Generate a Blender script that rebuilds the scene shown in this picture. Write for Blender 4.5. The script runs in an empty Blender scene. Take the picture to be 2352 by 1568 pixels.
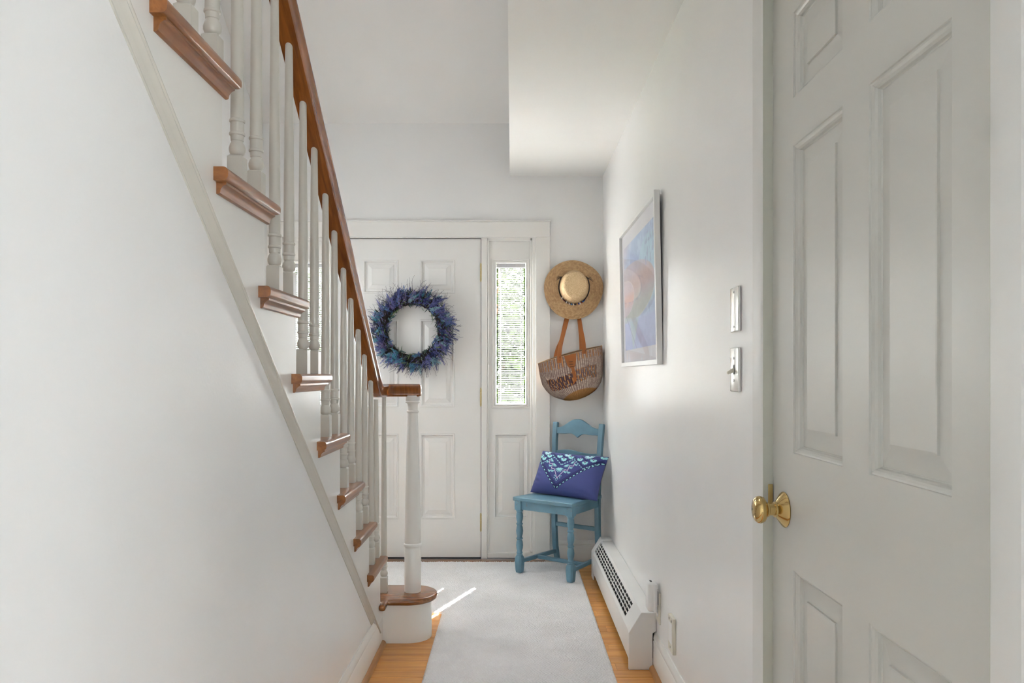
import bpy, bmesh, math, random
import numpy as np
from mathutils import Vector, Matrix

random.seed(7)
RNG = np.random.default_rng(11)
SC = bpy.context.scene
COL = SC.collection
PI = math.pi

# ------------------------------------------------------------------ camera
F_PX = 1750.0
CAM_Z = 1.18
cam_d = bpy.data.cameras.new('camera')
cam_d.sensor_fit = 'HORIZONTAL'
cam_d.sensor_width = 36.0
cam_d.lens = F_PX / 2352.0 * 36.0
cam_d.shift_x = 0.0
cam_d.shift_y = 76.0 / 2352.0
cam_d.clip_start = 0.05
cam = bpy.data.objects.new('camera', cam_d)
cam.location = (0, 0, CAM_Z)
cam.rotation_euler = (PI / 2, 0, 0)
COL.objects.link(cam)
SC.camera = cam

# ------------------------------------------------------------------ world, sun, daylight
W = bpy.data.worlds.new('sky')
SC.world = W
W.use_nodes = True
bg = W.node_tree.nodes['Background']
bg.inputs['Color'].default_value = (0.86, 0.935, 1.0, 1)
bg.inputs['Strength'].default_value = 3.6

def light(name, kind, loc, direction, energy, color=(1, 1, 1), size=None):
    d = bpy.data.lights.new(name, kind)
    d.energy = energy
    d.color = color
    o = bpy.data.objects.new(name, d)
    o.location = loc
    o.rotation_euler = Vector(direction).to_track_quat('-Z', 'Y').to_euler()
    if kind == 'AREA':
        d.shape = 'RECTANGLE'
        d.size, d.size_y = size
    COL.objects.link(o)
    return o

EL = math.radians(53)
sun = light('sun', 'SUN', (2, 9, 8), (-0.372 * math.cos(EL), -0.928 * math.cos(EL), -math.sin(EL)), 115.0, (1, 0.985, 0.95))
sun.data.angle = math.radians(0.53)
# daylight of the bright room beyond the foyer's left opening, plus fill lights added overhead and behind
light('daylight_foyer', 'AREA', (-1.70, 4.05, 1.40), (1, 0, 0), 0.3, (0.92, 0.97, 1), (0.38, 0.66))
light('fill_overhead', 'AREA', (-0.72, 2.55, 4.415), (0, -0.591, -0.806), 8.5, (0.98, 0.99, 1), (0.80, 1.00))  # added top-down fill, no opening in the ceiling behind it
light('fill_rear', 'AREA', (1.40, -3.60, 1.50), (0, 1, 0), 4.0, (0.88, 0.95, 1.0), (1.16, 1.16))  # fill added behind the camera to brighten the hall
light('fill_side', 'AREA', (2.58, -1.65, 1.40), (-1, 0, 0), 1.2, (0.88, 0.95, 1.0), (0.86, 1.36))  # fill added from the right for the hall's near end

SC.view_settings.view_transform = 'Standard'
SC.view_settings.look = 'None'
SC.view_settings.gamma = 1.0
SC.view_settings.use_curve_mapping = False
SC.view_settings.exposure = 1.74

# ------------------------------------------------------------------ materials
def nt_new(name):
    m = bpy.data.materials.new(name)
    m.use_nodes = True
    nt = m.node_tree
    return m, nt, nt.nodes['Principled BSDF']

def N(nt, t, **kw):
    n = nt.nodes.new(t)
    for k, v in kw.items():
        setattr(n, k, v)
    return n

def bump(nt, bsdf, height, strength=0.1, dist=0.01):
    b = N(nt, 'ShaderNodeBump')
    b.inputs['Strength'].default_value = strength
    b.inputs['Distance'].default_value = dist
    nt.links.new(height, b.inputs['Height'])
    nt.links.new(b.outputs['Normal'], bsdf.inputs['Normal'])

def paint(name, col, rough=0.4, spec=0.5, bscale=0, bstr=0.05, var=0.03, bdist=0.002):
    m, nt, b = nt_new(name)
    tc = N(nt, 'ShaderNodeTexCoord')
    no = N(nt, 'ShaderNodeTexNoise')
    no.inputs['Scale'].default_value = 4.0
    no.inputs['Detail'].default_value = 1.0
    nt.links.new(tc.outputs['Object'], no.inputs['Vector'])
    r = N(nt, 'ShaderNodeValToRGB')
    c = Vector(col)
    r.color_ramp.elements[0].position = 0.3
    r.color_ramp.elements[1].position = 0.7
    r.color_ramp.elements[0].color = (*(c * (1 - var)), 1)
    r.color_ramp.elements[1].color = (*[min(1, x * (1 + var)) for x in c], 1)
    nt.links.new(no.outputs['Fac'], r.inputs['Fac'])
    nt.links.new(r.outputs['Color'], b.inputs['Base Color'])
    b.inputs['Roughness'].default_value = rough
    b.inputs['Specular IOR Level'].default_value = spec
    if bscale:
        n2 = N(nt, 'ShaderNodeTexNoise')
        n2.inputs['Scale'].default_value = bscale
        n2.inputs['Detail'].default_value = 0.5
        nt.links.new(tc.outputs['Object'], n2.inputs['Vector'])
        bump(nt, b, n2.outputs['Fac'], bstr, bdist)
    return m

def wood(name, dark, light_, scale=(2, 40, 40), rough=0.35, rand=0.25, coat=0.0):
    m, nt, b = nt_new(name)
    tc = N(nt, 'ShaderNodeTexCoord')
    oi = N(nt, 'ShaderNodeObjectInfo')
    mul = N(nt, 'ShaderNodeMath', operation='MULTIPLY')
    mul.inputs[1].default_value = 17.3
    nt.links.new(oi.outputs['Random'], mul.inputs[0])
    add = N(nt, 'ShaderNodeVectorMath', operation='ADD')
    nt.links.new(tc.outputs['Object'], add.inputs[0])
    nt.links.new(mul.outputs[0], add.inputs[1])
    mp = N(nt, 'ShaderNodeMapping')
    mp.inputs['Scale'].default_value = scale
    nt.links.new(add.outputs[0], mp.inputs['Vector'])
    n1 = N(nt, 'ShaderNodeTexNoise')
    n1.inputs['Scale'].default_value = 1.0
    n1.inputs['Detail'].default_value = 3.0
    n1.inputs['Roughness'].default_value = 0.62
    n1.inputs['Distortion'].default_value = 0.8
    nt.links.new(mp.outputs[0], n1.inputs['Vector'])
    r = N(nt, 'ShaderNodeValToRGB')
    r.color_ramp.elements[0].position = 0.30
    r.color_ramp.elements[1].position = 0.68
    r.color_ramp.elements[0].color = (*dark, 1)
    r.color_ramp.elements[1].color = (*light_, 1)
    nt.links.new(n1.outputs['Fac'], r.inputs['Fac'])
    mr = N(nt, 'ShaderNodeMapRange')
    mr.inputs['To Min'].default_value = 1 - rand
    mr.inputs['To Max'].default_value = 1 + rand
    nt.links.new(oi.outputs['Random'], mr.inputs['Value'])
    hsv = N(nt, 'ShaderNodeHueSaturation')
    nt.links.new(mr.outputs[0], hsv.inputs['Value'])
    nt.links.new(r.outputs['Color'], hsv.inputs['Color'])
    nt.links.new(hsv.outputs['Color'], b.inputs['Base Color'])
    b.inputs['Roughness'].default_value = rough
    b.inputs['Coat Weight'].default_value = coat
    b.inputs['Coat Roughness'].default_value = 0.15
    bump(nt, b, n1.outputs['Fac'], 0.08, 0.002)
    return m

def vcol(name, rough=0.8, bscale=0, bstr=0.3, bdist=0.001, spec=0.3, sheen=0.0):
    m, nt, b = nt_new(name)
    a = N(nt, 'ShaderNodeAttribute', attribute_name='Col')
    nt.links.new(a.outputs['Color'], b.inputs['Base Color'])
    b.inputs['Roughness'].default_value = rough
    b.inputs['Specular IOR Level'].default_value = spec
    b.inputs['Sheen Weight'].default_value = sheen
    if bscale:
        tc = N(nt, 'ShaderNodeTexCoord')
        n2 = N(nt, 'ShaderNodeTexNoise')
        n2.inputs['Scale'].default_value = bscale
        nt.links.new(tc.outputs['Object'], n2.inputs['Vector'])
        bump(nt, b, n2.outputs['Fac'], bstr, bdist)
    return m

def plain(name, col, rough=0.5, metal=0.0, spec=0.5):
    m, nt, b = nt_new(name)
    b.inputs['Base Color'].default_value = (*col, 1)
    b.inputs['Roughness'].default_value = rough
    b.inputs['Metallic'].default_value = metal
    b.inputs['Specular IOR Level'].default_value = spec
    return m

def glass_mat(name):
    m = bpy.data.materials.new(name)
    m.use_nodes = True
    nt = m.node_tree
    nt.nodes.clear()
    out = N(nt, 'ShaderNodeOutputMaterial')
    mix = N(nt, 'ShaderNodeMixShader')
    lwt = N(nt, 'ShaderNodeLayerWeight')
    pw = N(nt, 'ShaderNodeMath', operation='POWER')
    pw.inputs[1].default_value = 5.0
    nt.links.new(lwt.outputs['Facing'], pw.inputs[0])
    lw = N(nt, 'ShaderNodeMath', operation='MULTIPLY_ADD')
    lw.inputs[1].default_value = 0.22
    lw.inputs[2].default_value = 0.03
    nt.links.new(pw.outputs[0], lw.inputs[0])
    tr = N(nt, 'ShaderNodeBsdfTransparent')
    gl = N(nt, 'ShaderNodeBsdfGlossy')
    gl.inputs['Roughness'].default_value = 0.02
    nt.links.new(lw.outputs[0], mix.inputs[0])
    nt.links.new(tr.outputs[0], mix.inputs[1])
    nt.links.new(gl.outputs[0], mix.inputs[2])
    nt.links.new(mix.outputs[0], out.inputs['Surface'])
    return m

M = {}
M['wall'] = paint('wall_paint', (0.775, 0.774, 0.765), 0.50, 0.35, 180, 0.10, 0.012)
M['wall_gloss'] = paint('wall_paint_satin', (0.800, 0.799, 0.790), 0.33, 0.75, 150, 0.10, 0.012)
M['ceil'] = paint('ceiling_paint', (0.760, 0.755, 0.738), 0.7, 0.3, 0, 0, 0.01)
M['trim'] = paint('trim_paint', (0.775, 0.765, 0.735), 0.30, 0.5, 0, 0, 0.012)
M['door'] = paint('door_paint', (0.765, 0.757, 0.732), 0.38, 0.5, 0, 0, 0.012)
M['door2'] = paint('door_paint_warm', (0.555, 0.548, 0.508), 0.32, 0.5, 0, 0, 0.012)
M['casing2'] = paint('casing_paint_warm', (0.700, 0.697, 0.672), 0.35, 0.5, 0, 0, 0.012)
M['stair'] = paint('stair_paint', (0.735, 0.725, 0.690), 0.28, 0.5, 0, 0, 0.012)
M['baluster'] = paint('baluster_shaded', (0.540, 0.520, 0.465), 0.28, 0.5, 0, 0, 0.012)  # stair white darkened, puts shade into balusters and skirt moulding
M['floor'] = wood('oak_floor', (0.50, 0.205, 0.042), (0.70, 0.335, 0.080), (3, 38, 38), 0.36, 0.10, 0.10)
M['tread'] = wood('oak_tread', (0.165, 0.055, 0.012), (0.33, 0.122, 0.030), (3, 45, 45), 0.24, 0.10, 0.4)
M['tread_y'] = wood('oak_nosing', (0.165, 0.055, 0.012), (0.33, 0.122, 0.030), (45, 3, 45), 0.30, 0.10, 0.25)
M['rail'] = wood('rail_wood', (0.155, 0.047, 0.008), (0.31, 0.102, 0.019), (60, 5, 5), 0.26, 0.03, 0.4)
M['shoe'] = wood('oak_shoe', (0.34, 0.15, 0.045), (0.50, 0.25, 0.08), (40, 3, 40), 0.35, 0.05)
M['brass'] = plain('brass', (0.60, 0.43, 0.18), 0.12, 1.0)
M['jamb'] = paint('jamb_shaded', (0.545, 0.550, 0.485), 0.35, 0.5, 0, 0, 0.012)  # olive darkening carries the shade of the camera-facing jamb
M['brass_old'] = plain('brass_old', (0.52, 0.40, 0.18), 0.32, 1.0)
M['dark'] = plain('dark_gap', (0.012, 0.012, 0.014), 0.7)
M['alu'] = plain('aluminium', (0.45, 0.45, 0.46), 0.4, 1.0)
M['glass'] = glass_mat('glass')
M['slat'] = plain('slat_white', (0.85, 0.85, 0.84), 0.4)
M['headrail'] = plain('headrail_grey', (0.45, 0.45, 0.47), 0.5)
M['heater'] = paint('heater_enamel', (0.76, 0.755, 0.74), 0.38, 0.5, 0)
M['plastic'] = plain('white_plastic', (0.84, 0.84, 0.83), 0.28)
M['beige'] = plain('ivory_plastic', (0.70, 0.67, 0.57), 0.4)
M['plate'] = plain('plate_nickel', (0.74, 0.73, 0.70), 0.24, 0.55)
M['frame_white'] = paint('frame_white', (0.80, 0.80, 0.79), 0.35, 0.5, 0)
M['chair'] = None

# ------------------------------------------------------------------ mesh helpers
class MB:
    def __init__(s):
        s.v = []; s.f = []
    def add(s, vs, fs):
        k = len(s.v)
        s.v += [tuple(map(float, p)) for p in vs]
        s.f += [tuple(i + k for i in f) for f in fs]
        return s
    def box(s, x0, x1, y0, y1, z0, z1):
        return s.add([(x0, y0, z0), (x1, y0, z0), (x1, y1, z0), (x0, y1, z0), (x0, y0, z1), (x1, y0, z1), (x1, y1, z1), (x0, y1, z1)],
                     [(0, 3, 2, 1), (4, 5, 6, 7), (0, 1, 5, 4), (1, 2, 6, 5), (2, 3, 7, 6), (3, 0, 4, 7)])
    def prism(s, poly, a, b, P):
        """poly: 2-D outline, P(p, q, d) -> 3-D, extruded from d=a to d=b"""
        n = len(poly)
        vs = [P(p, q, a) for p, q in poly] + [P(p, q, b) for p, q in poly]
        fs = [tuple(range(n)), tuple(range(2 * n - 1, n - 1, -1))]
        fs += [(i, (i + 1) % n, n + (i + 1) % n, n + i) for i in range(n)]
        return s.add(vs, fs)
    def lathe(s, prof, c=(0, 0, 0), axis='z', seg=24, caps=True):
        vs = []; fs = []
        for r, h in prof:
            for k in range(seg):
                a = 2 * PI * k / seg
                x, y = r * math.cos(a), r * math.sin(a)
                p = {'z': (x, y, h), 'x': (h, x, y), 'y': (x, h, y)}[axis]
                vs.append((p[0] + c[0], p[1] + c[1], p[2] + c[2]))
        for i in range(len(prof) - 1):
            for k in range(seg):
                a, b = i * seg + k, i * seg + (k + 1) % seg
                fs.append((a, b, b + seg, a + seg))
        if caps:
            fs.append(tuple(range(seg)))
            m = (len(prof) - 1) * seg
            fs.append(tuple(range(m + seg - 1, m - 1, -1)))
        return s.add(vs, fs)
    def sweep(s, path, prof, closed=False, up=(0, 0, 1), scale=None):
        """prof: closed outline of (side, up) offsets; side = tangent x up"""
        n = len(prof); vs = []; fs = []
        path = [Vector(p) for p in path]
        upv = Vector(up)
        m = len(path)
        for i, p in enumerate(path):
            if closed:
                t = path[(i + 1) % m] - path[i - 1]
            else:
                t = path[min(i + 1, m - 1)] - path[max(i - 1, 0)]
            t.normalize()
            sd = t.cross(upv).normalized()
            u2 = sd.cross(t)
            k = 1.0 if scale is None else scale[i]
            for a, b in prof:
                vs.append(p + sd * a * k + u2 * b * k)
        for i in range(m if closed else m - 1):
            for k in range(n):
                a, b = i * n + k, i * n + (k + 1) % n
                c, d = ((i + 1) % m) * n + (k + 1) % n, ((i + 1) % m) * n + k
                fs.append((a, b, c, d))
        if not closed:
            fs.append(tuple(range(n - 1, -1, -1)))
            fs.append(tuple(range((m - 1) * n, m * n)))
        return s.add(vs, fs)
    def tube(s, path, r, seg=8, up=(0, 0, 1)):
        pr = [(math.cos(2 * PI * k / seg), math.sin(2 * PI * k / seg)) for k in range(seg)]
        if hasattr(r, '__len__'):
            return s.sweep(path, pr, up=up, scale=list(r))
        return s.sweep(path, [(a * r, b * r) for a, b in pr], up=up)
    def ball(s, c, r, seg=12, rings=8, sc=(1, 1, 1), rot=None):
        vs = []; fs = []
        for i in range(rings + 1):
            ph = PI * i / rings
            for k in range(seg):
                a = 2 * PI * k / seg
                p = Vector((r * sc[0] * math.sin(ph) * math.cos(a), r * sc[1] * math.sin(ph) * math.sin(a), r * sc[2] * math.cos(ph)))
                if rot is not None:
                    p = rot @ p
                vs.append((p[0] + c[0], p[1] + c[1], p[2] + c[2]))
        for i in range(rings):
            for k in range(seg):
                a, b = i * seg + k, i * seg + (k + 1) % seg
                fs.append((a, b, b + seg, a + seg))
        return s.add(vs, fs)
    def mesh(s, name, mat, smooth=None, bevel=None, weld=0.0, pick=None):
        me = bpy.data.meshes.new(name)
        me.from_pydata(s.v, [], s.f)
        bm = bmesh.new()
        bm.from_mesh(me)
        if weld:
            bmesh.ops.remove_doubles(bm, verts=bm.verts, dist=weld)
        bmesh.ops.recalc_face_normals(bm, faces=bm.faces)
        if bevel:
            es = [e for e in bm.edges if len(e.link_faces) == 2 and e.calc_face_angle(0) > math.radians(35) and (pick is None or pick(e))]
            bmesh.ops.bevel(bm, geom=es, offset=bevel[0], segments=bevel[1], profile=0.5, affect='EDGES', clamp_overlap=True)
        bm.to_mesh(me)
        bm.free()
        if smooth is not None:
            me.polygons.foreach_set('use_smooth', [True] * len(me.polygons))
            me.set_sharp_from_angle(angle=math.radians(smooth))
        me.materials.append(mat)
        me.update()
        return me
    def build(s, name, mat, parent=None, smooth=None, bevel=None, local=False, weld=0.0, loc=None, pick=None):
        return link(name, s.mesh(name, mat, smooth, bevel, weld, pick), parent, local, loc)

def link(name, me, parent=None, local=False, loc=None):
    o = bpy.data.objects.new(name, me)
    COL.objects.link(o)
    if parent is not None:
        o.parent = parent
        if not local:
            o.matrix_parent_inverse = PW[parent.name].inverted()
    if loc is not None:
        o.location = loc
    PW[o.name] = (PW[parent.name] if (parent is not None and local) else Matrix.Identity(4)) @ Matrix.Translation(o.location)
    return o

PW = {}

def thing(name, loc, label, cat, group=None, kind=None, rotz=0.0):
    o = bpy.data.objects.new(name, None)
    o.empty_display_size = 0.05
    o.location = loc
    o.rotation_euler = (0, 0, rotz)
    COL.objects.link(o)
    PW[o.name] = Matrix.Translation(loc) @ Matrix.Rotation(rotz, 4, 'Z')
    tag(o, label, cat, group, kind)
    return o

def tag(o, label=None, cat=None, group=None, kind=None):
    if label: o['label'] = label
    if cat: o['category'] = cat
    if group: o['group'] = group
    if kind: o['kind'] = kind
    return o

def copy_part(o, loc, rot=None):
    c = o.copy()
    COL.objects.link(c)
    c.location = loc
    if rot is not None:
        c.rotation_euler = rot
    PW[c.name] = Matrix.Translation(loc)
    return c

def setcol(me, arr):
    a = me.attributes.new('Col', 'FLOAT_COLOR', 'POINT')
    c = np.ones((len(me.vertices), 4), dtype=np.float32)
    c[:, :3] = arr
    a.data.foreach_set('color', c.ravel())

def grid_mesh(name, P, mat, smooth=True, wrap=False):
    """P: (n, m, 3) array of points"""
    n, m = P.shape[:2]
    me = bpy.data.meshes.new(name)
    idx = np.arange(n * m).reshape(n, m)
    if wrap:
        idx = np.concatenate([idx, idx[:, :1]], axis=1)
    q = np.stack([idx[:-1, :-1], idx[:-1, 1:], idx[1:, 1:], idx[1:, :-1]], axis=-1).reshape(-1, 4)
    me.vertices.add(n * m)
    me.vertices.foreach_set('co', P.reshape(-1).astype(np.float32))
    me.loops.add(q.size)
    me.loops.foreach_set('vertex_index', q.reshape(-1).astype(np.int32))
    me.polygons.add(len(q))
    me.polygons.foreach_set('loop_start', np.arange(0, q.size, 4, dtype=np.int32))
    me.update(calc_edges=True)
    me.validate()
    if smooth:
        me.polygons.foreach_set('use_smooth', [True] * len(me.polygons))
    me.materials.append(mat)
    return me

def srgb(*c):
    return tuple(((x / 255.0) / 12.92 if x / 255.0 <= 0.04045 else ((x / 255.0 + 0.055) / 1.055) ** 2.4) for x in c)

def smoothstep(a, b, x):
    t = np.clip((x - a) / (b - a), 0, 1)
    return t * t * (3 - 2 * t)

def vnoise(x, y, seed=0):
    """smooth value noise on arrays"""
    xi = np.floor(x).astype(int); yi = np.floor(y).astype(int)
    fx = x - xi; fy = y - yi
    fx = fx * fx * (3 - 2 * fx); fy = fy * fy * (3 - 2 * fy)
    def h(a, b):
        n = (a * 374761393 + b * 668265263 + seed * 2147483647) & 0xffffffff
        n = ((n ^ (n >> 13)) * 1274126177) & 0xffffffff
        return ((n ^ (n >> 16)) & 0xffff) / 65535.0
    return (h(xi, yi) * (1 - fx) + h(xi + 1, yi) * fx) * (1 - fy) + (h(xi, yi + 1) * (1 - fx) + h(xi + 1, yi + 1) * fx) * fy

# panelled leaf: front cells of a board with moulded, recessed panels
def leaf_cells(mb, u0, u1, w0, w1, holes, P, thick):
    us = sorted({u0, u1, *[h[0] for h in holes], *[h[1] for h in holes]})
    ws = sorted({w0, w1, *[h[2] for h in holes], *[h[3] for h in holes]})
    for a, b in zip(us, us[1:]):
        for c, d in zip(ws, ws[1:]):
            mu, mw = (a + b) / 2, (c + d) / 2
            if any(h[0] < mu < h[1] and h[2] < mw < h[3] for h in holes):
                continue
            mb.add([P(a, c, 0), P(b, c, 0), P(b, d, 0), P(a, d, 0)], [(0, 1, 2, 3)])
    t = -thick
    mb.add([P(u0, w0, 0), P(u1, w0, 0), P(u1, w1, 0), P(u0, w1, 0), P(u0, w0, t), P(u1, w0, t), P(u1, w1, t), P(u0, w1, t)],
           [(0, 1, 5, 4), (1, 2, 6, 5), (2, 3, 7, 6), (3, 0, 4, 7)])

def panel_loops(mb, h, prof, P, cap=True):
    vs = []; fs = []
    for ins, d in prof:
        a, b, c, e = h[0] + ins, h[1] - ins, h[2] + ins, h[3] - ins
        vs += [P(a, c, d), P(b, c, d), P(b, e, d), P(a, e, d)]
    for i in range(len(prof) - 1):
        for k in range(4):
            p, q = i * 4 + k, i * 4 + (k + 1) % 4
            fs.append((p, q, q + 4, p + 4))
    if cap:
        k = (len(prof) - 1) * 4
        fs.append((k, k + 1, k + 2, k + 3))
    mb.add(vs, fs)
SC.cycles.max_bounces = 8
SC.cycles.diffuse_bounces = 6
SC.cycles.glossy_bounces = 4
SC.cycles.transparent_max_bounces = 12
SC.cycles.caustics_reflective = False
SC.cycles.caustics_refractive = False
SC.cycles.adaptive_threshold = 0.07

# ------------------------------------------------------------------ the shell
XS = -0.568          # face of the stair stringer
XW = -0.580          # wall below the stairs
XR = 0.578           # right wall
YD = 4.84            # front wall with the door
XL = -1.617          # left wall of foyer and stairwell
RISE, RUN = 0.197, 0.256
def YI(i): return 3.285 - RUN * (i - 2)      # riser plane of step i
def ZI(i): return RISE * i                   # top of step i
PX = 361.7
def dx(u): return (u - 1176.0) / PX          # front-wall pixel -> metres
def dz(v): return CAM_Z + (860.0 - v) / PX

def struct(name, mb, mat, label, cat, **kw):
    return tag(mb.build(name, mat, **kw), label, cat, kind='structure')

floor = struct('floor', MB().box(-1.75, 2.72, -3.75, 1.6, -0.15, 0.0).box(-1.75, 0.72, 1.6, 4.98, -0.15, -0.012), M['floor'], 'honey oak strip floor of the hall', 'floor')
M['bounce_mat'] = paint('bounce_grey', (0.62, 0.62, 0.62), 0.95, 0.1, 300, 0.3, 0.05)
struct('bounce_sheet', MB().box(-1.62, 2.6, -3.62, -0.32, 0.0, 0.008), M['bounce_mat'], 'unseen grey floor sheet behind the hall, added to neutralise the bounce', 'floor')  # unseen sheet added so light bounced off the floor is less orange
# oak strips across the hall, each a part of the floor
PW_ = 0.076
strip_cache = {}
def strip(x0, x1, y):
    L = round(x1 - x0, 2)
    if L not in strip_cache:
        mb = MB()
        mb.box(-L / 2 + 0.0006, L / 2 - 0.0006, 0.0006, PW_ - 0.0006, -0.0118, 0.0)
        strip_cache[L] = mb.mesh('plank', M['floor'], bevel=(0.0012, 1))
    return link('plank', strip_cache[L], floor, loc=((x0 + x1) / 2, y, 0))
y = 1.6
row = 0
while y < 4.775:
    cut = -0.57 + random.choice([0.24, 0.40, 0.52, 0.66, 0.80, 0.92])
    if row % 3 == 1:
        cut = random.choice([0.42, 0.44, -0.46, 0.48])
    strip(-0.60, cut, y)
    strip(cut, XR, y)
    if y > 3.5:
        strip(XL, -0.60, y)
    y += PW_
    row += 1

# front wall with the opening of the door unit
U0, U1, ZT = dx(648), dx(1230), dz(545)
struct('wall_front', MB().box(-1.75, U0, YD, YD + 0.14, -0.1, 3.1).box(U1, 0.72, YD, YD + 0.14, -0.1, 3.1).box(U0, U1, YD, YD + 0.14, ZT, 3.1),
       M['wall'], 'white front wall around the entrance door', 'wall')
DY0, DY1, DZT = 0.900, 1.717, 2.045
struct('wall_right', MB().box(XR, 0.72, DY1, YD, -0.1, 2.6).box(XR, 0.72, 0.20, DY0, -0.1, 2.6).box(XR, 0.72, DY0, DY1, DZT, 2.6),
       M['wall_gloss'], 'white satin right wall of the hall', 'wall')
struct('ceiling', MB().box(-0.014, 0.72, -0.3, YD, 2.44, 2.6).box(-1.75, -0.014, -0.3, 0.45, 2.44, 2.6).box(-1.75, 2.72, -3.75, -0.3, 2.44, 2.6).box(0.72, 2.72, -0.3, 0.32, 2.44, 2.6),
       M['ceil'], 'low white ceiling over the hall', 'ceiling')
SLOPE = 0.733
def zs(yy): return 2.775 + SLOPE * (YD - yy)
ycap = YD - (5.06 - 2.775) / SLOPE
mb = MB().prism([(YD + 0.14, zs(YD + 0.14)), (ycap, 5.06), (-1.15, 5.06), (-1.15, 5.2), (ycap - 0.1, 5.2), (YD + 0.14, zs(YD + 0.14) + 0.2)], -1.75, 0.15, lambda p, q, d: (d, p, q))
struct('ceiling_slope', mb, M['ceil'], 'sloping white ceiling high over the foyer', 'ceiling')
struct('wall_upper', MB().box(-0.014, 0.12, -1.1, YD, 2.6, 5.2), M['wall'], 'white wall above the edge of the low ceiling', 'wall')
mb = MB().box(-1.75, XL, -1.1, 3.85, -0.1, 5.2).box(-1.75, XL, 4.25, YD, -0.1, 5.2).box(-1.75, XL, 3.85, 4.25, 1.75, 5.2).box(-1.75, XL, 3.85, 4.25, -0.1, 1.05)
struct('wall_left', mb, M['wall'], 'white left wall of the stairwell and foyer', 'wall')
sky = thing('fill_frame', (-0.72, 2.55, 4.45), 'white frame around an added fill light under the sloping ceiling', 'window', kind='structure')  # frame made up to surround the added overhead light
for a, b, c_, d in ((-1.16, -1.12, 2.12, 2.98), (-0.32, -0.28, 2.12, 2.98), (-1.16, -0.28, 2.08, 2.12), (-1.16, -0.28, 2.98, 3.02)):
    MB().prism([(c_, zs(c_)), (d, zs(d)), (d, zs(d) - 0.05), (c_, zs(c_) - 0.05)], a, b, lambda p, q, e: (e, p, q)).build('frame_bar', M['trim'], sky)
# second floor landing and its rear wall with a window opening
struct('floor_upper', MB().box(-1.75, -0.014, -1.1, 0.213, 2.60, 2.757), M['floor'], 'oak landing at the top of the stairs', 'floor')
mb = MB().box(-1.75, 0.1, -1.15, -1.02, 2.6, 5.2)
struct('wall_landing', mb, M['wall'], 'white rear wall of the landing upstairs', 'wall')
# room behind the camera, its window openings added to let fill light in
mb = MB().box(-1.75, 0.80, -3.75, -3.62, -0.1, 2.6).box(2.00, 2.72, -3.75, -3.62, -0.1, 2.6).box(0.80, 2.00, -3.75, -3.62, -0.1, 0.90).box(0.80, 2.00, -3.75, -3.62, 2.10, 2.6)
struct('wall_back', mb, M['wall'], 'white wall of the room behind, with an added opening for fill light', 'wall')
struct('wall_side', MB().box(-1.75, -1.62, -3.75, -0.3, -0.1, 2.6), M['wall'], 'white side wall of the room behind', 'wall')
struct('wall_far_side', MB().box(2.6, 2.72, -3.75, -2.10, -0.1, 2.6).box(2.6, 2.72, -1.20, 0.32, -0.1, 2.6).box(2.6, 2.72, -2.10, -1.20, -0.1, 0.70).box(2.6, 2.72, -2.10, -1.20, 2.10, 2.6).box(0.72, 2.72, 0.20, 0.32, -0.1, 2.6), M['wall'], 'white far side wall of the room behind', 'wall')
# wall under the stairs
SK = lambda yy: 1.008 + 0.7695 * (2.066 - yy)        # top edge of the skirt moulding
mb = MB().prism([(-0.3, -0.1), (3.20, -0.1), (3.20, SK(3.20) - 0.02), (0.17, SK(0.17) - 0.02), (0.17, 2.5), (-0.3, 2.5)], -0.70, XW, lambda p, q, d: (d, p, q))
struct('wall_stair', mb, M['wall_gloss'], 'white wall closing off the space under the stairs', 'wall')

# baseboards and shoe mouldings
BB = [(0, 0), (0.013, 0), (0.013, 0.112), (0.0105, 0.116), (0.0125, 0.123), (0.010, 0.136), (0.005, 0.146), (0.004, 0.150), (0, 0.150)]
def baseboard(name, P, a, b, label, shoe=True, prof=BB, cuts=None):
    o = struct(name, MB().prism(prof, a, b, P), M['trim'], label, 'baseboard', smooth=40)
    if shoe:
        sp = [(0.012, 0), (0.030, 0), (0.0295, 0.007), (0.026, 0.013), (0.020, 0.018), (0.012, 0.020)]
        MB().prism(sp, a, b, P).build('shoe_molding', M['shoe'], o, smooth=40)
    return o
baseboard('baseboard_left', lambda p, q, d: (XW + p, d, q), -0.3, 3.335, 'white moulded baseboard under the staircase wall')
baseboard('baseboard_right', lambda p, q, d: (XR - p, d, q), DY1 + 0.085, 3.055, 'white moulded baseboard along the right wall beside the heater')
baseboard('baseboard_front', lambda p, q, d: (d, YD - p, q * 0.85), dx(1263), XR, 'low white baseboard behind the blue chair', shoe=False)

# ------------------------------------------------------------------ entrance: casing, door, sidelights
def PF(y0):
    return lambda u, w, d: (u, y0 - d, w)
# flat casing around the unit
cas = thing('trim_1', (dx(1246), YD, 0), 'flat white casing around the entrance door and sidelights', 'trim', kind='structure')
HT = dz(510)
for nm, b in (('casing_side', (dx(1230), dx(1263), 0.0, ZT)), ('casing_side', (dx(615), dx(648), 0.0, ZT)), ('casing_head', (dx(615), dx(1263), ZT, HT))):
    MB().box(b[0], b[1], YD - 0.018, YD, b[2], b[3]).build(nm, M['trim'], cas, bevel=(0.002, 1))
MB().box(dx(613), dx(1265), YD - 0.024, YD, HT, HT + 0.008).build('head_cap', M['trim'], cas, bevel=(0.003, 2))

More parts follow.
